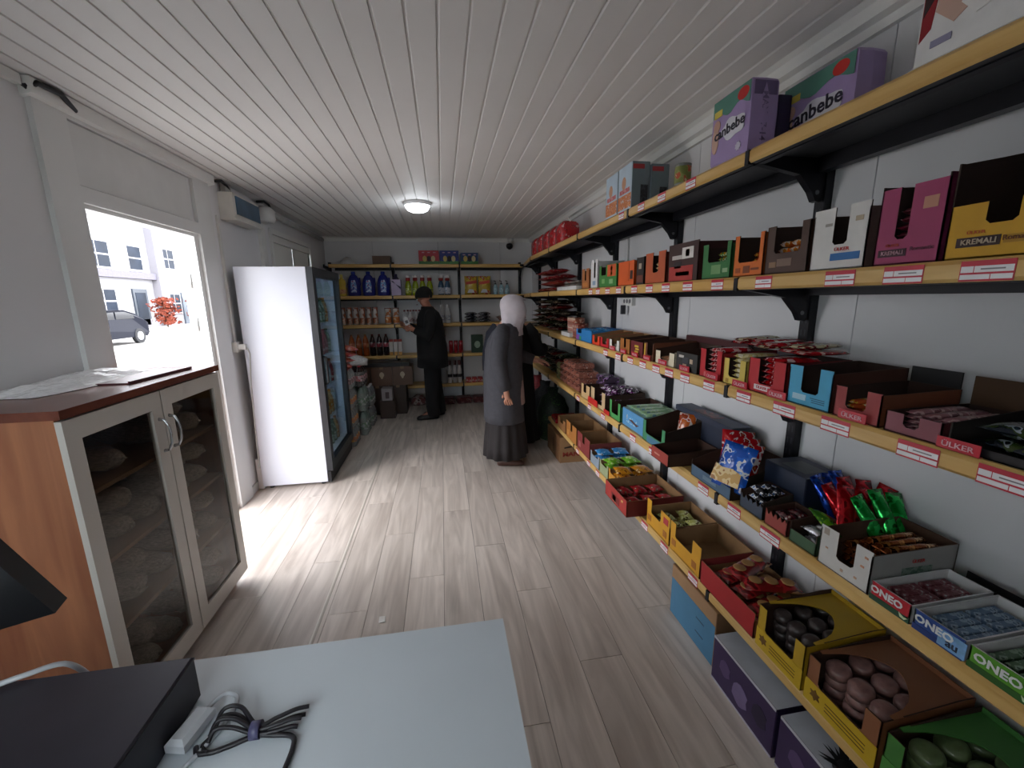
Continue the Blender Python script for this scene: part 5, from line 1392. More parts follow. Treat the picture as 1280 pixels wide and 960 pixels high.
# top shelf
wb = crumple(MB().lathe([(.08, 0), (.10, .01), (.085, .05), (.04, .09), (.01, .105)], 12, sy=.7), .012, 8)
T(mk('carrier_bag', wb, M('c4c2c2', .5, var=.1), None, (-1.31, 6.50, b1)), 'small crumpled white bag at the left end of the back top shelf', 'plastic bag')
bxs = closed_box('small brown carton on the back top shelf', -.95, -.70, 6.42, 6.60, b1, .115, {'': '5a4232', '-y': '5f4534', '+x': '2c2018'}, 'carton', 'carton')
for k, (x0, x1, c_, h, lab) in enumerate(((-.30, -.01, 'a81c2c', .19, 'red patterned box on the back top shelf'), (0, .275, '1c2a7a', .19, 'blue patterned box beside the red one on the back top shelf'), (.305, .56, '1c3a6a', .16, 'low blue and green box at the right end of the back top row'))):
    o = closed_box(lab, x0, x1, 6.40, 6.58, b1, h, {'': c_, '-y': c_, '+z': c_}, 'box', 'detergent_box')
    w = (x1 - x0) / 2
    bx('printed_band', (-w, w, -.0912, -.0895, .0, .042), M('3f7a3a', .5, var=.15), o)
    for (u, cc_) in ((-.06, 'c9b060'), (0, '1a1014'), (.06, 'c8b88a')):
        mk('printed_figure', MB().prism([(u + .03 * math.cos(2 * PI * j / 12), .075 + .042 * math.sin(2 * PI * j / 12)) for j in range(12)], 'xz', -.092, -.0895), M(cc_, .6), o)
    for u in (-.08, 0, .08):
        bx('printed_mark', (u - .018, u + .018, -.0915, -.0895, h - .035, h - .022), M('c8a0b0', .6), o)
# second shelf: detergents
bottle('detergent_bottle', 'yellow cleaner bottle at the left end of the back second shelf', 'bottle', None, (-1.40, YS, b2), [(.055, 0), (.062, .01), (.062, .10), (.045, .14), (.058, .17), (.05, .22), (.02, .245), (.018, .26)], M('c9ac3a', .35), (.022, .255, .30), M('d8c860', .4), (.0632, .03, .09), PR(['c8a070', 'b06a50', 'd8c060'], 40), sy=.6)
bl_prof = [(.08, 0), (.088, .012), (.09, .16), (.075, .23), (.05, .28), (.025, .30)]
for k, (x, lab) in enumerate(((-1.235, 'leftmost'), (-1.03, 'middle'), (-.825, 'rightmost'))):
    o = bottle('detergent_bottle', '%s of the three dark blue detergent bottles on the back rack' % lab, 'bottle', 'dark blue detergent bottles', (x, YS, b2), bl_prof, M('141c78', .3, var=.15, coat=.3), (.03, .30, .34), M('1a2a8c', .4), None, None, sy=.62)
    mk('label', MB().prism([(-.035, .05), (.04, .05), (.045, .14), (.03, .22), (-.02, .22), (-.035, .15)], 'xz', -.0585, -.052), PR(['5a8ac8', 'c8d0e0', '2a4aa0', 'b05a78'], 26, .4, seed=81), o)
    mk('handle', MB().tube([(.055, 0, .24), (.085, 0, .25), (.09, 0, .17), (.075, 0, .13)], .012, 7), M('141c78', .3, var=.15, coat=.3), o)
cn = closed_box('purple and white softener canister beside the blue bottles', -.715, -.575, 6.40, 6.52, b2, .225, {'': '4a3c60', '-y': 'b8a8c8'}, 'canister', 'canister')
mk('printed_diagonal', MB().prism([(-.066, .20), (-.04, .205), (.066, .08), (.066, .12), (.0, .16)], 'xz', -.0612, -.0595), M('2a2040', .5), cn)
mk('neck_cap', MB().lathe([(.05, .225), (.03, .26), (.022, .265), (.022, .30), (.018, .305)], 12), M('2c2448', .4), cn)
for k, x in enumerate((-.475, -.372, -.268, -.165)):
    bottle('spray_bottle', '%s of the four lime cleaner bottles with white tops' % ['leftmost', 'second', 'third', 'rightmost'][k], 'bottle', 'lime cleaner bottles', (x, YS, b2), [(.042, 0), (.046, .008), (.046, .13), (.03, .19), (.02, .21)], M('8a9a10', .25, var=.15, coat=.3), (.034, .25, .285), M('d0c8c4', .4), (.0468, .03, .10), PR(['c8c860', '6a8a10', 'd8d8b0'], 30), sy=.75)
for o in [o for o in bpy.data.objects if o.name.startswith('spray_bottle')]:
    ob('collar', cached('collar', lambda: MB().lathe([(.028, .205), (.033, .21), (.033, .25)], 12).mesh('collar', [M('8c1a1c', .4)])), o)
for k, x in enumerate((.0, .095)):
    o = bottle('cleaner_bottle', '%s of the two blue cleaner bottles with white caps' % ['left', 'right'][k], 'bottle', 'blue cleaner bottles', (x, YS, b2), [(.042, 0), (.045, .008), (.045, .12), (.03, .18), (.02, .205)], M('3a5a78', .25, var=.15, coat=.3), (.036, .245, .285), M('d2cccc', .4), (.0458, .015, .11), PR(['b8c0d0', 'd0d4dc', '5a7aa0'], 30), sy=.8)
    ob('collar', CACHE['collar'], o)
for k, x in enumerate((.445, .645)):
    o = put('detergent_pouch', bag_me(.195, .27, .07, PR(['b0942c', 'c8b040', 'b0402c', 'c8c8c8'], 14, .28, seed=82)), 'yellow and red detergent pouch, %s of the pair on the back rack' % ['left', 'right'][k], 'pouch', 'yellow detergent pouches', (x, YS + .035, b2 + .135), (PI / 2, 0, 0))
    mk('printed_banner', MB().prism([(-.08, .05), (.08, .075), (.08, .03), (-.08, .01)], 'xy', .066, .0745), M('b8402a', .5), o)
    mk('printed_cup', MB().prism([(-.06, -.11), (.05, -.11), (.03, -.06), (-.03, -.055)], 'xy', .063, .070), M('c8c8cc', .5), o)
for k, x in enumerate((.815, .905, .995)):
    o = bottle('pump_bottle', '%s of the three pale blue soap pump bottles' % ['leftmost', 'middle', 'rightmost'][k], 'bottle', 'pale blue soap bottles', (x, YS, b2), [(.032, 0), (.036, .008), (.036, .10), (.022, .13), (.014, .145)], M('8fb0bc', .3), (.016, .145, .165), M('1c2024', .4), (.0367, .03, .09), PR(['9cc0cc', 'c8d8dc', '5a8a9c'], 40))
    mk('pump', MB().tube([(0, 0, .165), (0, 0, .195), (-.03, 0, .20)], .006, 6), M('1c2024', .4), o)
# third shelf
can_prof = [(.038, 0), (.041, .004), (.041, .215), (.038, .22), (.003, .221)]
wbm = PR(['c4bcb8', 'b0a8a4', '8a4a30', 'a85a3a'], 16, .4, seed=83)
for k in range(6):
    bottle('biscuit_tube', 'white and brown biscuit tube, %s from the cooler on the back rack' % ['first', 'second', 'third', 'fourth', 'fifth', 'sixth'][k], 'tube', 'white and brown tubes', (-1.425 + k * .0905, YS, b3), [(.037, 0), (.04, .004), (.04, .24), (.037, .245), (.003, .246)], wbm, (.041, .240, .252), M('7a3a34', .4), (.0405, .02, .10), PR(['8a4428', 'a86a4a', 'c4b0a4'], 22, .4, seed=84))
for k, x in enumerate((-.79, -.675)):
    bottle('biscuit_tube', '%s of the two orange and white tubes next to the upright' % ['left', 'right'][k], 'tube', 'orange and white tubes', (x, YS, b3), [(.045, 0), (.048, .004), (.048, .225), (.044, .23), (.003, .231)], PR(['c8c0bc', 'b8b4b0', 'b06a3a'], 14, .4, seed=85), (.049, .226, .238), M('7a3a34', .4), (.0485, .02, .11), PR(['b8622c', 'c88a50', 'd0c0b0'], 20, .4, seed=86))
for k in range(7):
    bottle('milk_bottle', 'white small bottle on the back rack beside the man', 'bottle', 'small white bottles beside the man', (-.55 + (k % 4) * .085 + (.04 if k > 3 else 0), YS - .03 + (.09 if k > 3 else 0), b3), [(.03, 0), (.033, .006), (.033, .12), (.018, .17), (.013, .18)], M('b8b4b4', .4), (.016, .18, .205), M('7a3a3a', .4), (.0337, .03, .10), PR(['b0a8a8', '8a5a5a', 'd0cccc'], 30, .4, seed=87))
for k, x in enumerate((-.005, .085)):
    bottle('bleach_bottle', '%s of the two white bleach bottles right of the man' % ['left', 'right'][k], 'bottle', 'white bleach bottles', (x, YS, b3), [(.038, 0), (.042, .006), (.042, .15), (.028, .20), (.018, .225)], M('c4c4c4', .4), (.022, .225, .27), M('d0d0d0', .4), (.0427, .04, .12), PR(['b0b0b8', '8a8a98', 'd0d0d0'], 26, .4, seed=88))
bwp = PR(['16161c', '24242c', 'b0b0b8', '3a3a44'], 14, .25, seed=89)
for k in range(6):
    put('folded_pack', bag_me(.20, .22, .05, bwp), 'black and white flat pack in the heap on the back rack', 'pack', 'black and white flat packs', (.43 + (k % 2) * .205, 6.50, b3 + .001 + (k // 2) * .051), (0, 0, random.uniform(-.06, .06)))
put('folded_pack', bag_me(.13, .18, .07, PR(['5a3a34', '8a6a5a', '2a1c1a'], 20, .3, seed=90)), 'brown pack at the right end of the back third shelf', 'pack', None, (.90, 6.50, b3 + .02), (.25, 0, .2))
# fourth shelf: bottles
pet_prof = [(.038, 0), (.044, .012), (.044, .09), (.040, .12), (.044, .15), (.044, .20), (.03, .26), (.014, .30)]
for k in range(6):
    m_, nme = (M('b0521a', .12, trans=.25, var=.1, coat=.4), 'orange') if k < 3 else (M('1c0f12', .12, var=.2, coat=.4), 'cola')
    bottle('soda_bottle', '%s soda bottle, %s of its three on the back rack' % ('bright orange' if k < 3 else 'dark cola', ['leftmost', 'middle', 'rightmost'][k % 3]), 'bottle', 'soda bottles on the back rack', (-1.335 + k * .098, YS, b4), pet_prof, m_, (.017, .295, .318), M('5a1418' if k > 2 else '8a5a3a', .4), (.0446, .13, .19), PR(['b0501c', 'c88a5a'] if k < 3 else ['8c2a3a', 'b0808a', '5a1420'], 30, .4, seed=91))
for k, x in enumerate((-.775, -.71, -.645)):
    o = closed_box('white and yellow drink carton, %s of three on the back rack' % ['leftmost', 'middle', 'rightmost'][k], x - .028, x + .028, 6.42, 6.49, b4, .20, {'': 'c0b8b4', '-y': 'c4bcb8'}, 'carton', 'drink_carton', group='white drink cartons')
    bx('printed_panel', (-.026, .026, -.0362, -.0345, .0, .05), M('b8802c', .5, var=.2), o)
    mk('gable', MB().prism([(-.035, .2), (.035, .2), (0, .235)], 'yz', -.027, .027), M('a85048', .5), o)
bottle('syrup_bottle', 'clear bottle with red label left of the red cans', 'bottle', None, (.02, YS, b4), [(.03, 0), (.034, .01), (.034, .14), (.014, .2), (.012, .26)], M('9a9a9c', .2), (.014, .26, .28), M('8c1a20', .4), (.0347, .02, .10), PR(['8c1a24', 'b04a50'], 30))
for k, x in enumerate((.115, .19, .265)):
    bottle('drink_can', '%s of the three red cans on the back rack' % ['leftmost', 'middle', 'rightmost'][k], 'can', 'red cans', (x - .005, YS, b4), [(.026, 0), (.033, .008), (.033, .175), (.027, .19), (.025, .192), (.003, .19)], PR(['8c101c', 'a81824', 'b87078'], 18, .25, .3, seed=92), None, None)
gt = closed_box('dark green tea box with pale emblem on the back rack', .42, .60, 6.40, 6.50, b4, .27, {'': '0f2c1c', '-y': '123420'}, 'box', 'tea_box')
mk('printed_emblem', MB().prism([(.045 * math.cos(2 * PI * j / 16), .125 + .055 * math.sin(2 * PI * j / 16)) for j in range(16)], 'xz', -.0515, -.0495), M('8aa08c', .5, var=.3, scale=60.), gt)
# bottom shelf of the back rack
bottle('jerrycan', 'pale translucent jug left of the white bottles at the bottom', 'jug', None, (-.02, YS, b5), [(.055, 0), (.06, .01), (.06, .18), (.03, .24), (.022, .26)], M('8c9094', .35), (.024, .26, .29), M('7a7e82', .4), None, None, sy=.8)
for k, x in enumerate((.075, .155, .225)):
    bottle('sauce_bottle', '%s of the three white bottles with dark red caps' % ['leftmost', 'middle', 'rightmost'][k], 'bottle', 'white bottles with dark red caps', (x, YS, b5), [(.03, 0), (.034, .008), (.034, .20), (.022, .26), (.016, .28)], M('c4bebc', .4), (.024, .28, .35), M('4a0f14', .4), (.0347, .09, .14), M('1c1416', .5))
for k, x in enumerate((.36, .45, .54)):
    put('wrapped_pack', cached('rp2', lambda: rbox(-.04, .04, -.05, .05, 0, .08, .01).mesh('pack', [PR(['8c1a1c', 'b03a34', 'c0a8a0'], 30, .3, seed=93)])), 'small red pack at the right end of the lowest back shelf', 'pack', 'small red packs', (x, YS, b5))
for k in range(4):
    put('wrapped_pack', cached('rp3', lambda: rbox(-.12, .12, -.10, .10, 0, .10, .02).mesh('pack', [PR(['4a1618', '5c2224', '7a5a58', '2a1416'], 16, .35, seed=94)])), 'dull red bag-like pack on the floor under the back rack', 'pack', 'dull red packs under the back rack', (.02 + k * .26, 6.48, 0), (0, 0, .1 * (k % 2)))
pp = crumple(MB().lathe([(.10, 0), (.13, .03), (.12, .10), (.05, .15)], 12), .015, 15)
T(mk('carrier_bag', pp, PR(['6a3a3a', '8a7a78', 'a89a98', '4a2a2c'], 16, .35, seed=95), None, (-.42, 6.50, 0)), 'pale red crumpled bag on the floor behind the man', 'bag')

# ================================================================ CARTONS AND DRINKS STACKED BY THE COOLER
def sealed(label, x0, x1, y0, y1, z, h, oc, mark=None, mc='b8a890'):
    o = closed_box(label, x0, x1, y0, y1, z, h, {'': oc, '-y': oc}, 'carton', 'carton')
    a = (x1 - x0) / 2; b = (y1 - y0) / 2
    bx('tape', (-.025, .025, -b - .0008, b + .0008, h - .03, h + .0008), M('7a5f44', .4), o)
    if mark:
        mk('printed_emblem', MB().prism([(.034 * math.cos(2 * PI * j / 14) * (1 if math.sin(2 * PI * j / 14) > -.3 else .6), h * .55 + .05 * math.sin(2 * PI * j / 14)) for j in range(14)], 'xz', -b - .0016, -b), M(mc, .6), o)
    return o
sealed('closed brown carton below the left emblem carton', -1.10, -.80, 5.98, 6.30, 0, .42, '3c2a22')
sealed('closed brown carton below the right emblem carton', -.78, -.56, 5.98, 6.30, 0, .42, '38271f')
sealed('brown carton with pale emblem, left of the stacked pair', -1.02, -.735, 5.98, 6.28, .4215, .265, '5c4030', True)
sealed('brown carton with pale emblem, right of the stacked pair', -.73, -.46, 5.98, 6.28, .4215, .265, '5c4030', True)
sealed('brown carton half hidden beside the drink packs', -1.34, -1.03, 5.98, 6.28, .4215, .265, '4a3428')
sealed('plain brown carton at the left under the half hidden one', -1.40, -1.11, 5.98, 6.30, 0, .42, '3c2a22')
closed_box('dark flat box lying on the emblem cartons', -1.2, -.5, 6.0, 6.26, .689, .05, {'': '1d1b1e', '+z': '2a282c'}, 'box', 'flat_box')
o = closed_box('small white carton with dark print before the brown cartons', -.87, -.73, 5.78, 5.93, .25, .17, {'': '8c8484', '-y': '9a9292'}, 'carton', 'carton')
bx('printed_panel', (-.02, .03, -.0762, -.0745, .03, .12), M('4a3a3c', .6), o)
closed_box('dark brown carton under the small white carton', -.90, -.70, 5.76, 5.95, 0, .249, {'': '33241e', '-y': '3c2a22'}, 'carton', 'carton')
# six-packs: bottles shrink wrapped, stacked in front of the wall
film = plastic_mat('shrink', .16, (.78, .8, .8))
def sixpack(label, x, y, z, bodym, capc, labm, h=.30, r=.045, nx=2, ny=3):
    t = thing('bottle_pack', label, 'bottle pack', (x, y, z), group='shrink-wrapped bottle packs by the cooler')
    prof = [(r * .85, 0), (r, .012), (r, h * .6), (r * .72, h * .82), (r * .36, h * .93), (r * .33, h * .955)]
    bm2 = cached(('six', h, r, bodym.name), lambda: MB().lathe(prof, 12).mesh('bottle', [bodym]))
    cm = cached(('sixc', h, r, capc), lambda: MB().lathe([(r * .40, h * .945), (r * .42, h * .95), (r * .40, h)], 10).mesh('cap', [M(capc, .4)]))
    lm = cached(('sixl', h, r, labm.name), lambda: MB().lathe([(r * 1.005, h * .25), (r * 1.015, h * .26), (r * 1.015, h * .52), (r * 1.005, h * .53)], 12).mesh('label', [labm]))
    for i in range(nx):
        for j in range(ny):
            bo = ob('bottle', bm2, t, ((i - (nx - 1) / 2) * r * 2.02, (j - (ny - 1) / 2) * r * 2.02, 0))
            ob('cap', cm, bo); ob('label', lm, bo)
    a, b = r * 1.01 * nx + .003, r * 1.01 * ny + .003
    f = MB()
    R = []
    for zz, s in ((0.0, .96), (.01, 1), (h * .62, 1), (h * .72, .94)):
        R.append([(sx_ * a * s * k1, sy_ * b * s * k2, zz) for sx_, sy_, k1, k2 in ((-1, -1, .8, 1), (1, -1, .8, 1), (1, -1, 1, .85), (1, 1, 1, .85), (1, 1, .8, 1), (-1, 1, .8, 1), (-1, 1, 1, .85), (-1, -1, 1, .85))])
    mk('shrink_film', f.rings(R, cap1=False, cap0=False), film, t)
clearw = M('a8b0b0', .12, trans=.35, var=.1); orl = PR(['c8701c', 'd8a03a', 'c8c0b8'], 20, .35, seed=96); grl = PR(['4a7a5a', '8aa098', 'c0c8c4'], 20, .35, seed=97); rdl = PR(['a82030', 'c8a0a8', '5a1018'], 20, .35, seed=98)
for q in range(3):
    sixpack('%s pack of clear bottles with orange caps right beside the cooler' % ['bottom', 'middle', 'upper'][q], -1.105, 4.80, q * .218, clearw, 'c8781c', orl, h=.215, r=.045)
sixpack('top pack of bottles with red labels beside the cooler', -1.105, 4.80, .654, clearw, 'b02a34', rdl, h=.215, r=.045)
for q in range(2):
    sixpack('%s pack of greenish bottles behind the orange capped ones' % ['bottom', 'upper'][q], -1.05, 5.20, q * .303, M('8fa49c', .12, trans=.3, var=.1), '2c3a34', grl, h=.30, r=.048)
sixpack('dark cola bottle pack lying high on the greenish bottles', -1.05, 5.20, .607, M('240c12', .12, var=.2), 'a8303c', rdl, h=.24, r=.048)
for q in range(2):
    sixpack('%s pack of pale bottles farthest from the cooler' % ['bottom', 'upper'][q], -1.03, 5.58, q * .263, M('98a0a4', .12, trans=.3, var=.1), 'c8c8c8', grl, h=.26, r=.046)
wrap_ = crumple(MB().lathe([(.13, 0), (.15, .02), (.14, .06), (.08, .10), (.02, .115)], 14, sy=.8), .014, 22)
T(mk('film_bundle', wrap_, plastic_mat('silver', .8, (.75, .77, .78)), None, (-1.06, 5.20, .848)), 'crumpled silver film bundle on the dark cola pack', 'plastic film')
pinkb = bag_me(.16, .22, .06, PR(['a8402c', 'c87a5a', 'b05a70', 'd0a8a0'], 20, .3, seed=99))
for k in range(4):
    put('snack_bag', pinkb, 'pink and orange bag on top of the bottle packs beside the cooler', 'bag', 'pink and orange bags', (-1.10, 4.80 + .0 * k, .872 + k * .0), (0, 0, .3)) if k == 0 else put('snack_bag', pinkb, 'pink and orange bag on top of the bottle packs beside the cooler', 'bag', 'pink and orange bags', (-1.12 + .02 * k, 4.78 + .02 * k, .872 + k * .062), (.05 * k, 0, .3 + .5 * k))
# bottles standing in the cooler
cool = [PR(['a8b4b8', 'c8d0d4', '7a98a8'], 30, .25, seed=101), PR(['8c2430', 'a84a50', 'c8b8b8'], 30, .25, seed=102), PR(['3a6a4a', '7a9a80', 'c0c8c0'], 30, .25, seed=103), PR(['c87a2c', 'd8a860', 'c8c0b0'], 30, .25, seed=104)]
cnm = ['pale blue', 'red', 'green', 'orange']
for si, (z, sh_nm) in enumerate(((.201, 'lowest'), (.505, 'second'), (.805, 'third'), (1.105, 'fourth'), (1.405, 'highest'))):
    for k in range(7):
        c_ = (si + k // 2) % 4
        bottle('cooler_bottle', '%s drink bottle on the %s shelf in the cooler' % (cnm[c_], sh_nm), 'bottle', '%s bottles on the %s cooler shelf' % (cnm[c_], sh_nm), (-1.16, 3.80 + k * .108, z), [(.032, 0), (.036, .01), (.036, .12), (.026, .17), (.013, .2), (.012, .215)], cool[c_], (.015, .21, .23), M(['c8ccd0', '8c1c24', '2c5a3a', 'c87a2c'][c_], .4))

# ================================================================ PEOPLE
def skin_mesh(verts, edges, radii, mat, root=0, sub=2):
    me = bpy.data.meshes.new('body')
    me.from_pydata([tuple(v) for v in verts], edges, [])
    o = bpy.data.objects.new('body_src', me); col.objects.link(o)
    sm = o.modifiers.new('Skin', 'SKIN'); sm.use_smooth_shade = True
    if not me.skin_vertices:
        bpy.context.view_layer.update()
    sv = me.skin_vertices[0].data
    for k, r in enumerate(radii):
        sv[k].radius = r if isinstance(r, tuple) else (r, r)
        sv[k].use_root = (k == root)
    ss = o.modifiers.new('Sub', 'SUBSURF'); ss.levels = sub; ss.render_levels = sub
    bpy.context.view_layer.update()
    out = bpy.data.meshes.new_from_object(o.evaluated_get(bpy.context.evaluated_depsgraph_get()))
    bpy.data.objects.remove(o); bpy.data.meshes.remove(me)
    out.materials.clear(); out.materials.append(mat)
    for p in out.polygons:
        p.use_smooth = True
    out.name = 'body'
    return out

class Body:
    def __init__(s):
        s.v, s.e, s.r = [], [], []
    def add(s, p, r, parent=None):
        s.v.append(Vector(p)); s.r.append(r)
        k = len(s.v) - 1
        if parent is not None:
            s.e.append((parent, k))
        return k
    def hand(s, wrist, d, side, nrm, curl, thumb=1):
        """palm and five fingers: d points along the hand, side across it, nrm out of the palm"""
        d, side, nrm = Vector(d).normalized(), Vector(side).normalized(), Vector(nrm).normalized()
        W = s.v[wrist]
        palm = s.add(W + d * .045, (.030, .018), wrist)
        for k, (o_, L) in enumerate(((-.030, .060), (-.010, .070), (.010, .066), (.029, .052))):
            kn = s.add(W + d * .088 + side * o_, .0115, palm)
            c1, c2 = curl, curl * 2.1
            a = s.v[kn] + (d * math.cos(c1) + nrm * math.sin(c1)) * L * .55
            m = s.add(a, .0095, kn)
            b = a + (d * math.cos(c2) + nrm * math.sin(c2)) * L * .5
            s.add(b, .0075, m)
        t0 = s.add(W + d * .030 - side * .034 * thumb + nrm * .006, .012, palm)
        t1 = s.add(W + d * .062 - side * .052 * thumb + nrm * .018, .010, t0)
        s.add(W + d * .088 - side * .052 * thumb + nrm * .030, .008, t1)

def loft(rings, n=32, folds=0., nf=11, phase=0., open_=None, fold_from=0.):
    """rings: (cx, cy, z, rx, ry[, foldscale]); open_: function(a, i, n) -> True to leave the cell out"""
    m = MB()
    for i, r in enumerate(rings):
        cx, cy, z, rx, ry = r[:5]
        fs = r[5] if len(r) > 5 else 0
        for j in range(n):
            a = 2 * PI * j / n
            k = 1 + fs * math.cos(nf * a + phase + i * .15)
            m.v.append((cx + rx * k * math.cos(a), cy + ry * k * math.sin(a), z + (r[6] * math.cos(a) if len(r) > 6 else 0)))
    for i in range(len(rings) - 1):
        for j in range(n):
            if open_ and open_(2 * PI * (j + .5) / n, i):
                continue
            q = (j + 1) % n
            m.face((i * n + j, i * n + q, (i + 1) * n + q, (i + 1) * n + j), 0, True)
    return m
def cloth(name, mb, mat, parent, thick=.006):
    o = mk(name, mb, mat, parent)
    s_ = o.modifiers.new('thickness', 'SOLIDIFY'); s_.thickness = thick; s_.offset = 0
    return o
def face_parts(o, hx, hz, y=0., dx=1., s=1.0):
    """eyes, brows and mouth on a head centred at (hx, y, hz), facing +x"""
    for sy in (-1, 1):
        e = ob('eye', cached('eye', lambda: MB().lathe([(.002, -.008), (.008, -.005), (.0095, 0), (.008, .005), (.002, .008)], 10).mesh('eye', [M('d8d0cc', .3)])), o, (hx + .078 * s, y + sy * .032, hz + .004))
        ob('iris', cached('iris', lambda: MB().lathe([(.001, -.005), (.005, -.003), (.0055, 0), (.005, .003), (.001, .005)], 8).mesh('iris', [M('2a1c14', .3)])), e, (.006, 0, 0))
        mk('brow', MB().tube([(hx + .088 * s, y + sy * .015, hz + .022), (hx + .086 * s, y + sy * .032, hz + .026), (hx + .074 * s, y + sy * .048, hz + .020)], .004, 6), M('3a2c24', .8), o)
    mk('mouth', MB().tube([(hx + .074 * s, y - .022, hz - .060), (hx + .084 * s, y, hz - .058), (hx + .074 * s, y + .022, hz - .060)], [.003, .006, .003], 6), M('8a4a44', .5), o)

skin_m = M('b8846c', .55, var=.08, scale=20.)
skin_d = M('a8705a', .55, var=.08, scale=20.)

# ---- woman in a long grey coat, seen from her right side, facing the right-hand shelves (+x)
def make_body(h, headtilt, rarm, larm, mat, rh, lh, step=.0, lean=.0):
    """right side is -y. h: height; rarm / larm: (elbow, wrist) points; rh / lh: (dir, side, normal, curl)"""
    k = h / 1.62
    B = Body()
    P = lambda x, y, z: (x * k, y * k, z * k)
    pel = B.add(P(0, 0, .88), (.13 * k, .15 * k))
    sp = B.add(P(.0 + lean * .3, 0, 1.05), (.105 * k, .13 * k), pel)
    ch = B.add(P(.005 + lean * .6, 0, 1.24), (.11 * k, .15 * k), sp)
    nk0 = B.add(P(.01 + lean, 0, 1.35), (.07 * k, .085 * k), ch)
    nk = B.add(P(.025 + lean + headtilt * .2, 0, 1.405), .048 * k, nk0)
    jaw = B.add(P(.045 + lean + headtilt * .6, 0, 1.455), (.060 * k, .056 * k), nk)
    hd = B.add(P(.045 + lean + headtilt, 0, 1.515), (.088 * k, .074 * k), jaw)
    tp = B.add(P(.035 + lean + headtilt, 0, 1.575), (.072 * k, .062 * k), hd)
    B.add(P(.118 + lean + headtilt * 1.1, 0, 1.482), .012 * k, jaw)
    for sy in (-1, 1):
        B.add(P(.03 + lean + headtilt, sy * .076, 1.505), .013 * k, hd)
    for sy, arm, hh in ((-1, rarm, rh), (1, larm, lh)):
        shd = B.add(P(.0 + lean * .8, sy * .165, 1.315), .058 * k, ch)
        el = B.add(arm[0], .042 * k, shd)
        wr = B.add(arm[1], .026 * k, el)
        B.hand(wr, *hh)
    for sy in (-1, 1):
        hip = B.add(P(0, sy * .085, .80), .095 * k, pel)
        kn = B.add(P(.015 + step * sy * .5, sy * .085, .45), .058 * k, hip)
        an = B.add(P(-.03 + step * sy, sy * .085, .085), .038 * k, kn)
        B.add(P(-.045 + step * sy, sy * .085, .035), .032 * k, an)
        B.add(P(.12 + step * sy, sy * .09, .022), (.016 * k, .026 * k), an)
    return skin_mesh(B.v, B.e, B.r, mat)

wm = make_body(1.60, .062, ((-.045, -.235, 1.04), (.02, -.225, .76)), ((.06, .24, 1.06), (.30, .21, .98)), skin_m,
               ((.15, 0, -1), (1, 0, .1), (.2, 1, 0), .35), ((1, 0, -.1), (0, 1, 0), (0, 0, -1), .4))
woman = T(ob('person', wm, None, (.565, 3.90, .012), (0, 0, -.18)), 'person in a long grey coat, white headscarf and dark skirt by the right shelves', 'person')
coat_m = M('3e3e44', .85, var=.12, scale=30., bump=.15)
def coat_open(a, i):                                  # front gap of the coat
    return i < 5 and abs(((a + PI) % (2 * PI)) - PI) < .16
coat = loft([(-.005, 0, .435, .195, .225, .02), (-.01, 0, .52, .195, .22, .018), (-.015, 0, .68, .19, .215, .012), (-.015, 0, .86, .188, .21, .006), (-.008, 0, 1.02, .180, .200), (-.005, 0, 1.12, .176, .202), (.008, 0, 1.21, .164, .198), (.026, 0, 1.285, .136, .178), (.045, 0, 1.335, .102, .135), (.062, 0, 1.375, .074, .088)], folds=1, open_=coat_open)
cloth('coat', coat, coat_m, woman)
cloth('undershirt', loft([(.005, 0, .60, .185, .19), (.0, 0, .86, .172, .185), (.005, 0, 1.1, .155, .17), (.02, 0, 1.3, .11, .12)]), M('a08884', .85), woman)
skirt = loft([(-.005, 0, .085, .215, .235, .055), (-.005, 0, .20, .205, .225, .05), (-.005, 0, .40, .185, .20, .035), (0, 0, .62, .16, .185, .01), (0, 0, .86, .14, .175)], n=66, nf=13)
cloth('skirt', skirt, M('241f20', .8, var=.15), woman)
mk('sleeve', MB().tube([(.0, -.150, 1.335), (-.02, -.200, 1.27), (-.042, -.236, 1.12), (-.045, -.240, 1.03), (-.018, -.236, .90), (.015, -.228, .775)], [.058, .078, .074, .070, .064, .055], 16), coat_m, woman)
mk('sleeve', MB().tube([(.0, .150, 1.335), (.02, .20, 1.25), (.055, .243, 1.08), (.14, .235, 1.03), (.285, .215, .985)], [.058, .076, .07, .066, .052], 16), coat_m, woman)
for sy in (-1, 1):
    sh_ = MB()
    R = []
    for x, w, h0, h1 in ((-.085, .02, .0, .05), (-.07, .036, -.006, .075), (-.02, .040, -.006, .075), (.05, .042, -.006, .058), (.11, .042, -.006, .045), (.155, .030, -.006, .034), (.175, .010, .0, .02)):
        R.append([(x, sy * .088 + w * c, (h0 + h1) / 2 + (h1 - h0) / 2 * s) for c, s in ((-1, -.9), (-1, .2), (-.6, .85), (0, 1), (.6, .85), (1, .2), (1, -.9), (0, -1))])
    mk('shoe', sh_.rings(R), M('4a332c', .35, var=.15), woman)
scarf_m = M('b9b2b8', .8, var=.07, scale=16., bump=.2)
hx = .112
def scarf_open(a, i):
    d = abs(((a + PI) % (2 * PI)) - PI)
    return 3 <= i <= 6 and d < .62
scarf = loft([(hx - .055, 0, 1.255, .115, .150, .05), (hx - .05, 0, 1.31, .105, .125, .05), (hx - .035, 0, 1.36, .102, .102, .03), (hx - .015, 0, 1.395, .116, .098, .02), (hx - .006, 0, 1.44, .128, .103, .012), (hx - .004, 0, 1.485, .134, .107, .006), (hx - .012, 0, 1.53, .132, .106), (hx - .022, 0, 1.572, .116, .095), (hx - .03, 0, 1.606, .082, .068), (hx - .034, 0, 1.624, .036, .03), (hx - .034, 0, 1.628, .004, .004)], n=36, nf=9, open_=scarf_open)
cloth('headscarf', scarf, scarf_m, woman, .008)
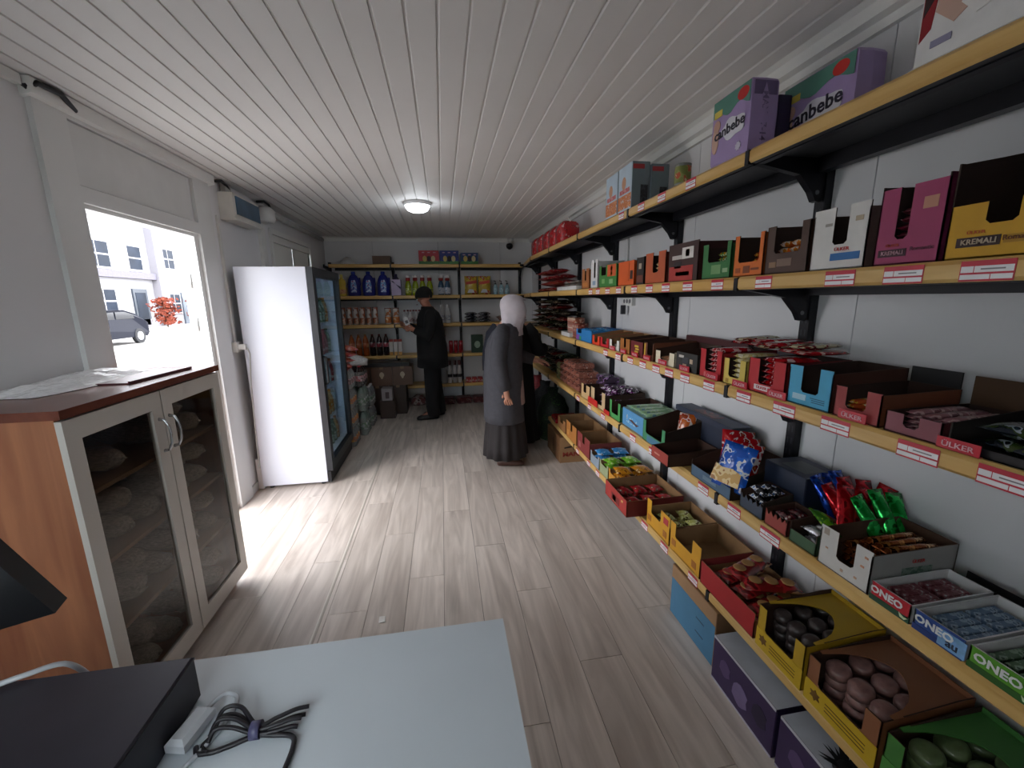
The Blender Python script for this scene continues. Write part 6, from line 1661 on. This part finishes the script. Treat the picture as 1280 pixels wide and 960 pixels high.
mk('scarf_end', MB().rings([[(.10 + .03 * t, -.02 + .035 * math.cos(a), 1.33 - t * .12 + 0 * a + .015 * math.sin(a)) for a in [2 * PI * q / 8 for q in range(8)]] for t in (0, .5, 1.0, 1.4)]), scarf_m, woman)
face_parts(woman, hx + .01, 1.475, s=.95)

# ---- man in black coat and knit cap, facing left (-x), holding a white carton
mb_ = make_body(1.74, .02, ((.05, -.26, 1.14), (.285, -.12, 1.245)), ((.06, .255, 1.13), (.215, .165, 1.21)), skin_d,
                ((.75, .35, .25), (0, .35, -1), (-.2, 1, .1), .55, -1), ((.75, -.35, .15), (0, .3, -1), (0, -1, -.2), .55), step=.05)
man = T(ob('person', mb_, None, (-.165, 5.72, .015), (0, 0, PI + .1)), 'person in a black coat and black knit cap holding a white carton', 'person')
blk = M('0b0b0d', .9, var=.2, scale=30.)
cloth('coat', loft([(-.01, 0, .70, .205, .235, .015), (-.01, 0, .88, .20, .23, .008), (0, 0, 1.05, .19, .215), (0, 0, 1.2, .18, .215), (.005, 0, 1.33, .165, .215), (.01, 0, 1.42, .13, .195), (.02, 0, 1.465, .09, .12), (.03, 0, 1.50, .075, .085)]), blk, man)
for sy in (-1, 1):
    st = .05 * sy
    cloth('trouser_leg', loft([(-.03 + st, sy * .092, .04, .085, .08), (-.02 + st, sy * .092, .16, .085, .08), (.0 + st * .6, sy * .092, .48, .09, .088), (0, sy * .085, .80, .12, .105), (0, sy * .06, .92, .15, .12)], n=20), M('121214', .9, var=.2), man)
    R = []
    for x, w, h0, h1 in ((-.10, .02, .0, .05), (-.08, .04, -.012, .085), (-.02, .044, -.012, .08), (.06, .046, -.012, .06), (.14, .046, -.012, .05), (.185, .034, -.012, .036), (.20, .012, -.005, .02)):
        R.append([(x + st, sy * .095 + w * c, (h0 + h1) / 2 + (h1 - h0) / 2 * s) for c, s in ((-1, -.9), (-1, .2), (-.6, .85), (0, 1), (.6, .85), (1, .2), (1, -.9), (0, -1))])
    mk('shoe', MB().rings(R), M('0c0c0e', .4), man)
mk('sleeve', MB().tube([(.0, -.165, 1.435), (.01, -.215, 1.37), (.04, -.262, 1.2), (.07, -.262, 1.135), (.16, -.20, 1.18), (.265, -.13, 1.235)], [.06, .082, .075, .07, .062, .052], 16), blk, man)
mk('sleeve', MB().tube([(.0, .165, 1.435), (.01, .215, 1.37), (.04, .26, 1.2), (.065, .258, 1.13), (.13, .215, 1.17), (.20, .175, 1.205)], [.06, .082, .075, .07, .062, .052], 16), blk, man)
k_ = 1.74 / 1.62
cloth('knit_cap', loft([(.068, 0, 1.612, .106, .092), (.066, 0, 1.64, .110, .096), (.062, 0, 1.68, .106, .092), (.058, 0, 1.72, .086, .076), (.054, 0, 1.745, .055, .05), (.052, 0, 1.758, .02, .018), (.052, 0, 1.76, .003, .003)], n=28, nf=14), M('131312', .95, var=.2, bump=.3), man, .008)
face_parts(man, .075, 1.585, s=1.02)
wc = closed_box('white milk carton held in both hands by the person in black', -.03, .03, -.045, .045, 0, .18, {'': 'c8c4c2', '-y': 'c4c0be'}, 'carton', 'milk_carton')
wc.location = (-.43, 5.665, 1.20); wc.rotation_euler = (.0, -.28, .1)
bx('printed_panel', (-.018, .018, -.0462, -.0445, .11, .15), M('4a4044', .5), wc)
mk('gable', MB().prism([(-.03, .18), (.03, .18), (0, .205)], 'xz', -.044, .044), M('c8c4c2', .5), wc)

# ---- person in black mostly hidden behind the woman, reaching into the shelves
pb = make_body(1.58, .0, ((.02, -.28, 1.02), (.22, -.34, 1.05)), ((.0, .25, 1.02), (.06, .28, .80)), skin_m,
               ((1, -.1, 0), (0, 0, 1), (0, 1, 0), .4), ((.2, 0, -1), (1, 0, 0), (0, -1, 0), .35))
p3_ = T(ob('person', pb, None, (.72, 4.40, .012), (0, 0, PI / 2 - .25)), 'person in a long black robe half hidden behind the grey-coated person', 'person')
blk2 = M('0d0d10', .9, var=.2, scale=30.)
cloth('robe', loft([(0, 0, .06, .22, .29, .05), (0, 0, .3, .20, .26, .04), (0, 0, .6, .185, .24, .02), (0, 0, .86, .18, .225), (0, 0, 1.05, .165, .205), (0, 0, 1.2, .155, .20), (.005, 0, 1.29, .13, .185), (.015, 0, 1.335, .09, .12), (.03, 0, 1.365, .068, .075)], n=44, nf=11), blk2, p3_)
mk('sleeve', MB().tube([(.0, -.15, 1.31), (.005, -.21, 1.22), (.02, -.28, 1.03), (.10, -.31, 1.03), (.20, -.335, 1.05)], [.058, .078, .072, .066, .055], 14), blk2, p3_)
mk('sleeve', MB().tube([(.0, .15, 1.31), (.0, .20, 1.22), (.0, .25, 1.03), (.03, .265, .92), (.055, .278, .825)], [.058, .078, .072, .066, .055], 14), M('171a26', .9), p3_)
cloth('headscarf', loft([(.04, 0, 1.27, .10, .12, .05), (.04, 0, 1.33, .085, .095, .04), (.055, 0, 1.38, .09, .082), (.06, 0, 1.43, .108, .09), (.058, 0, 1.50, .116, .095), (.055, 0, 1.55, .10, .085), (.05, 0, 1.585, .065, .058), (.05, 0, 1.60, .02, .018), (.05, 0, 1.602, .003, .003)], n=32, open_=lambda a, i: 2 <= i <= 4 and abs(((a + PI) % (2 * PI)) - PI) < .55), M('7a727e', .85), p3_, .008)
face_parts(p3_, .065, 1.46, s=.95)
for sy in (-1, 1):
    R = []
    for x, w, h0, h1 in ((-.08, .02, .0, .05), (-.06, .036, -.008, .07), (.0, .040, -.008, .07), (.08, .042, -.008, .05), (.15, .030, -.008, .034), (.17, .010, .0, .02)):
        R.append([(x, sy * .088 + w * c, (h0 + h1) / 2 + (h1 - h0) / 2 * s) for c, s in ((-1, -.9), (-1, .2), (-.6, .85), (0, 1), (.6, .85), (1, .2), (1, -.9), (0, -1))])
    mk('shoe', MB().rings(R), M('101012', .4), p3_)
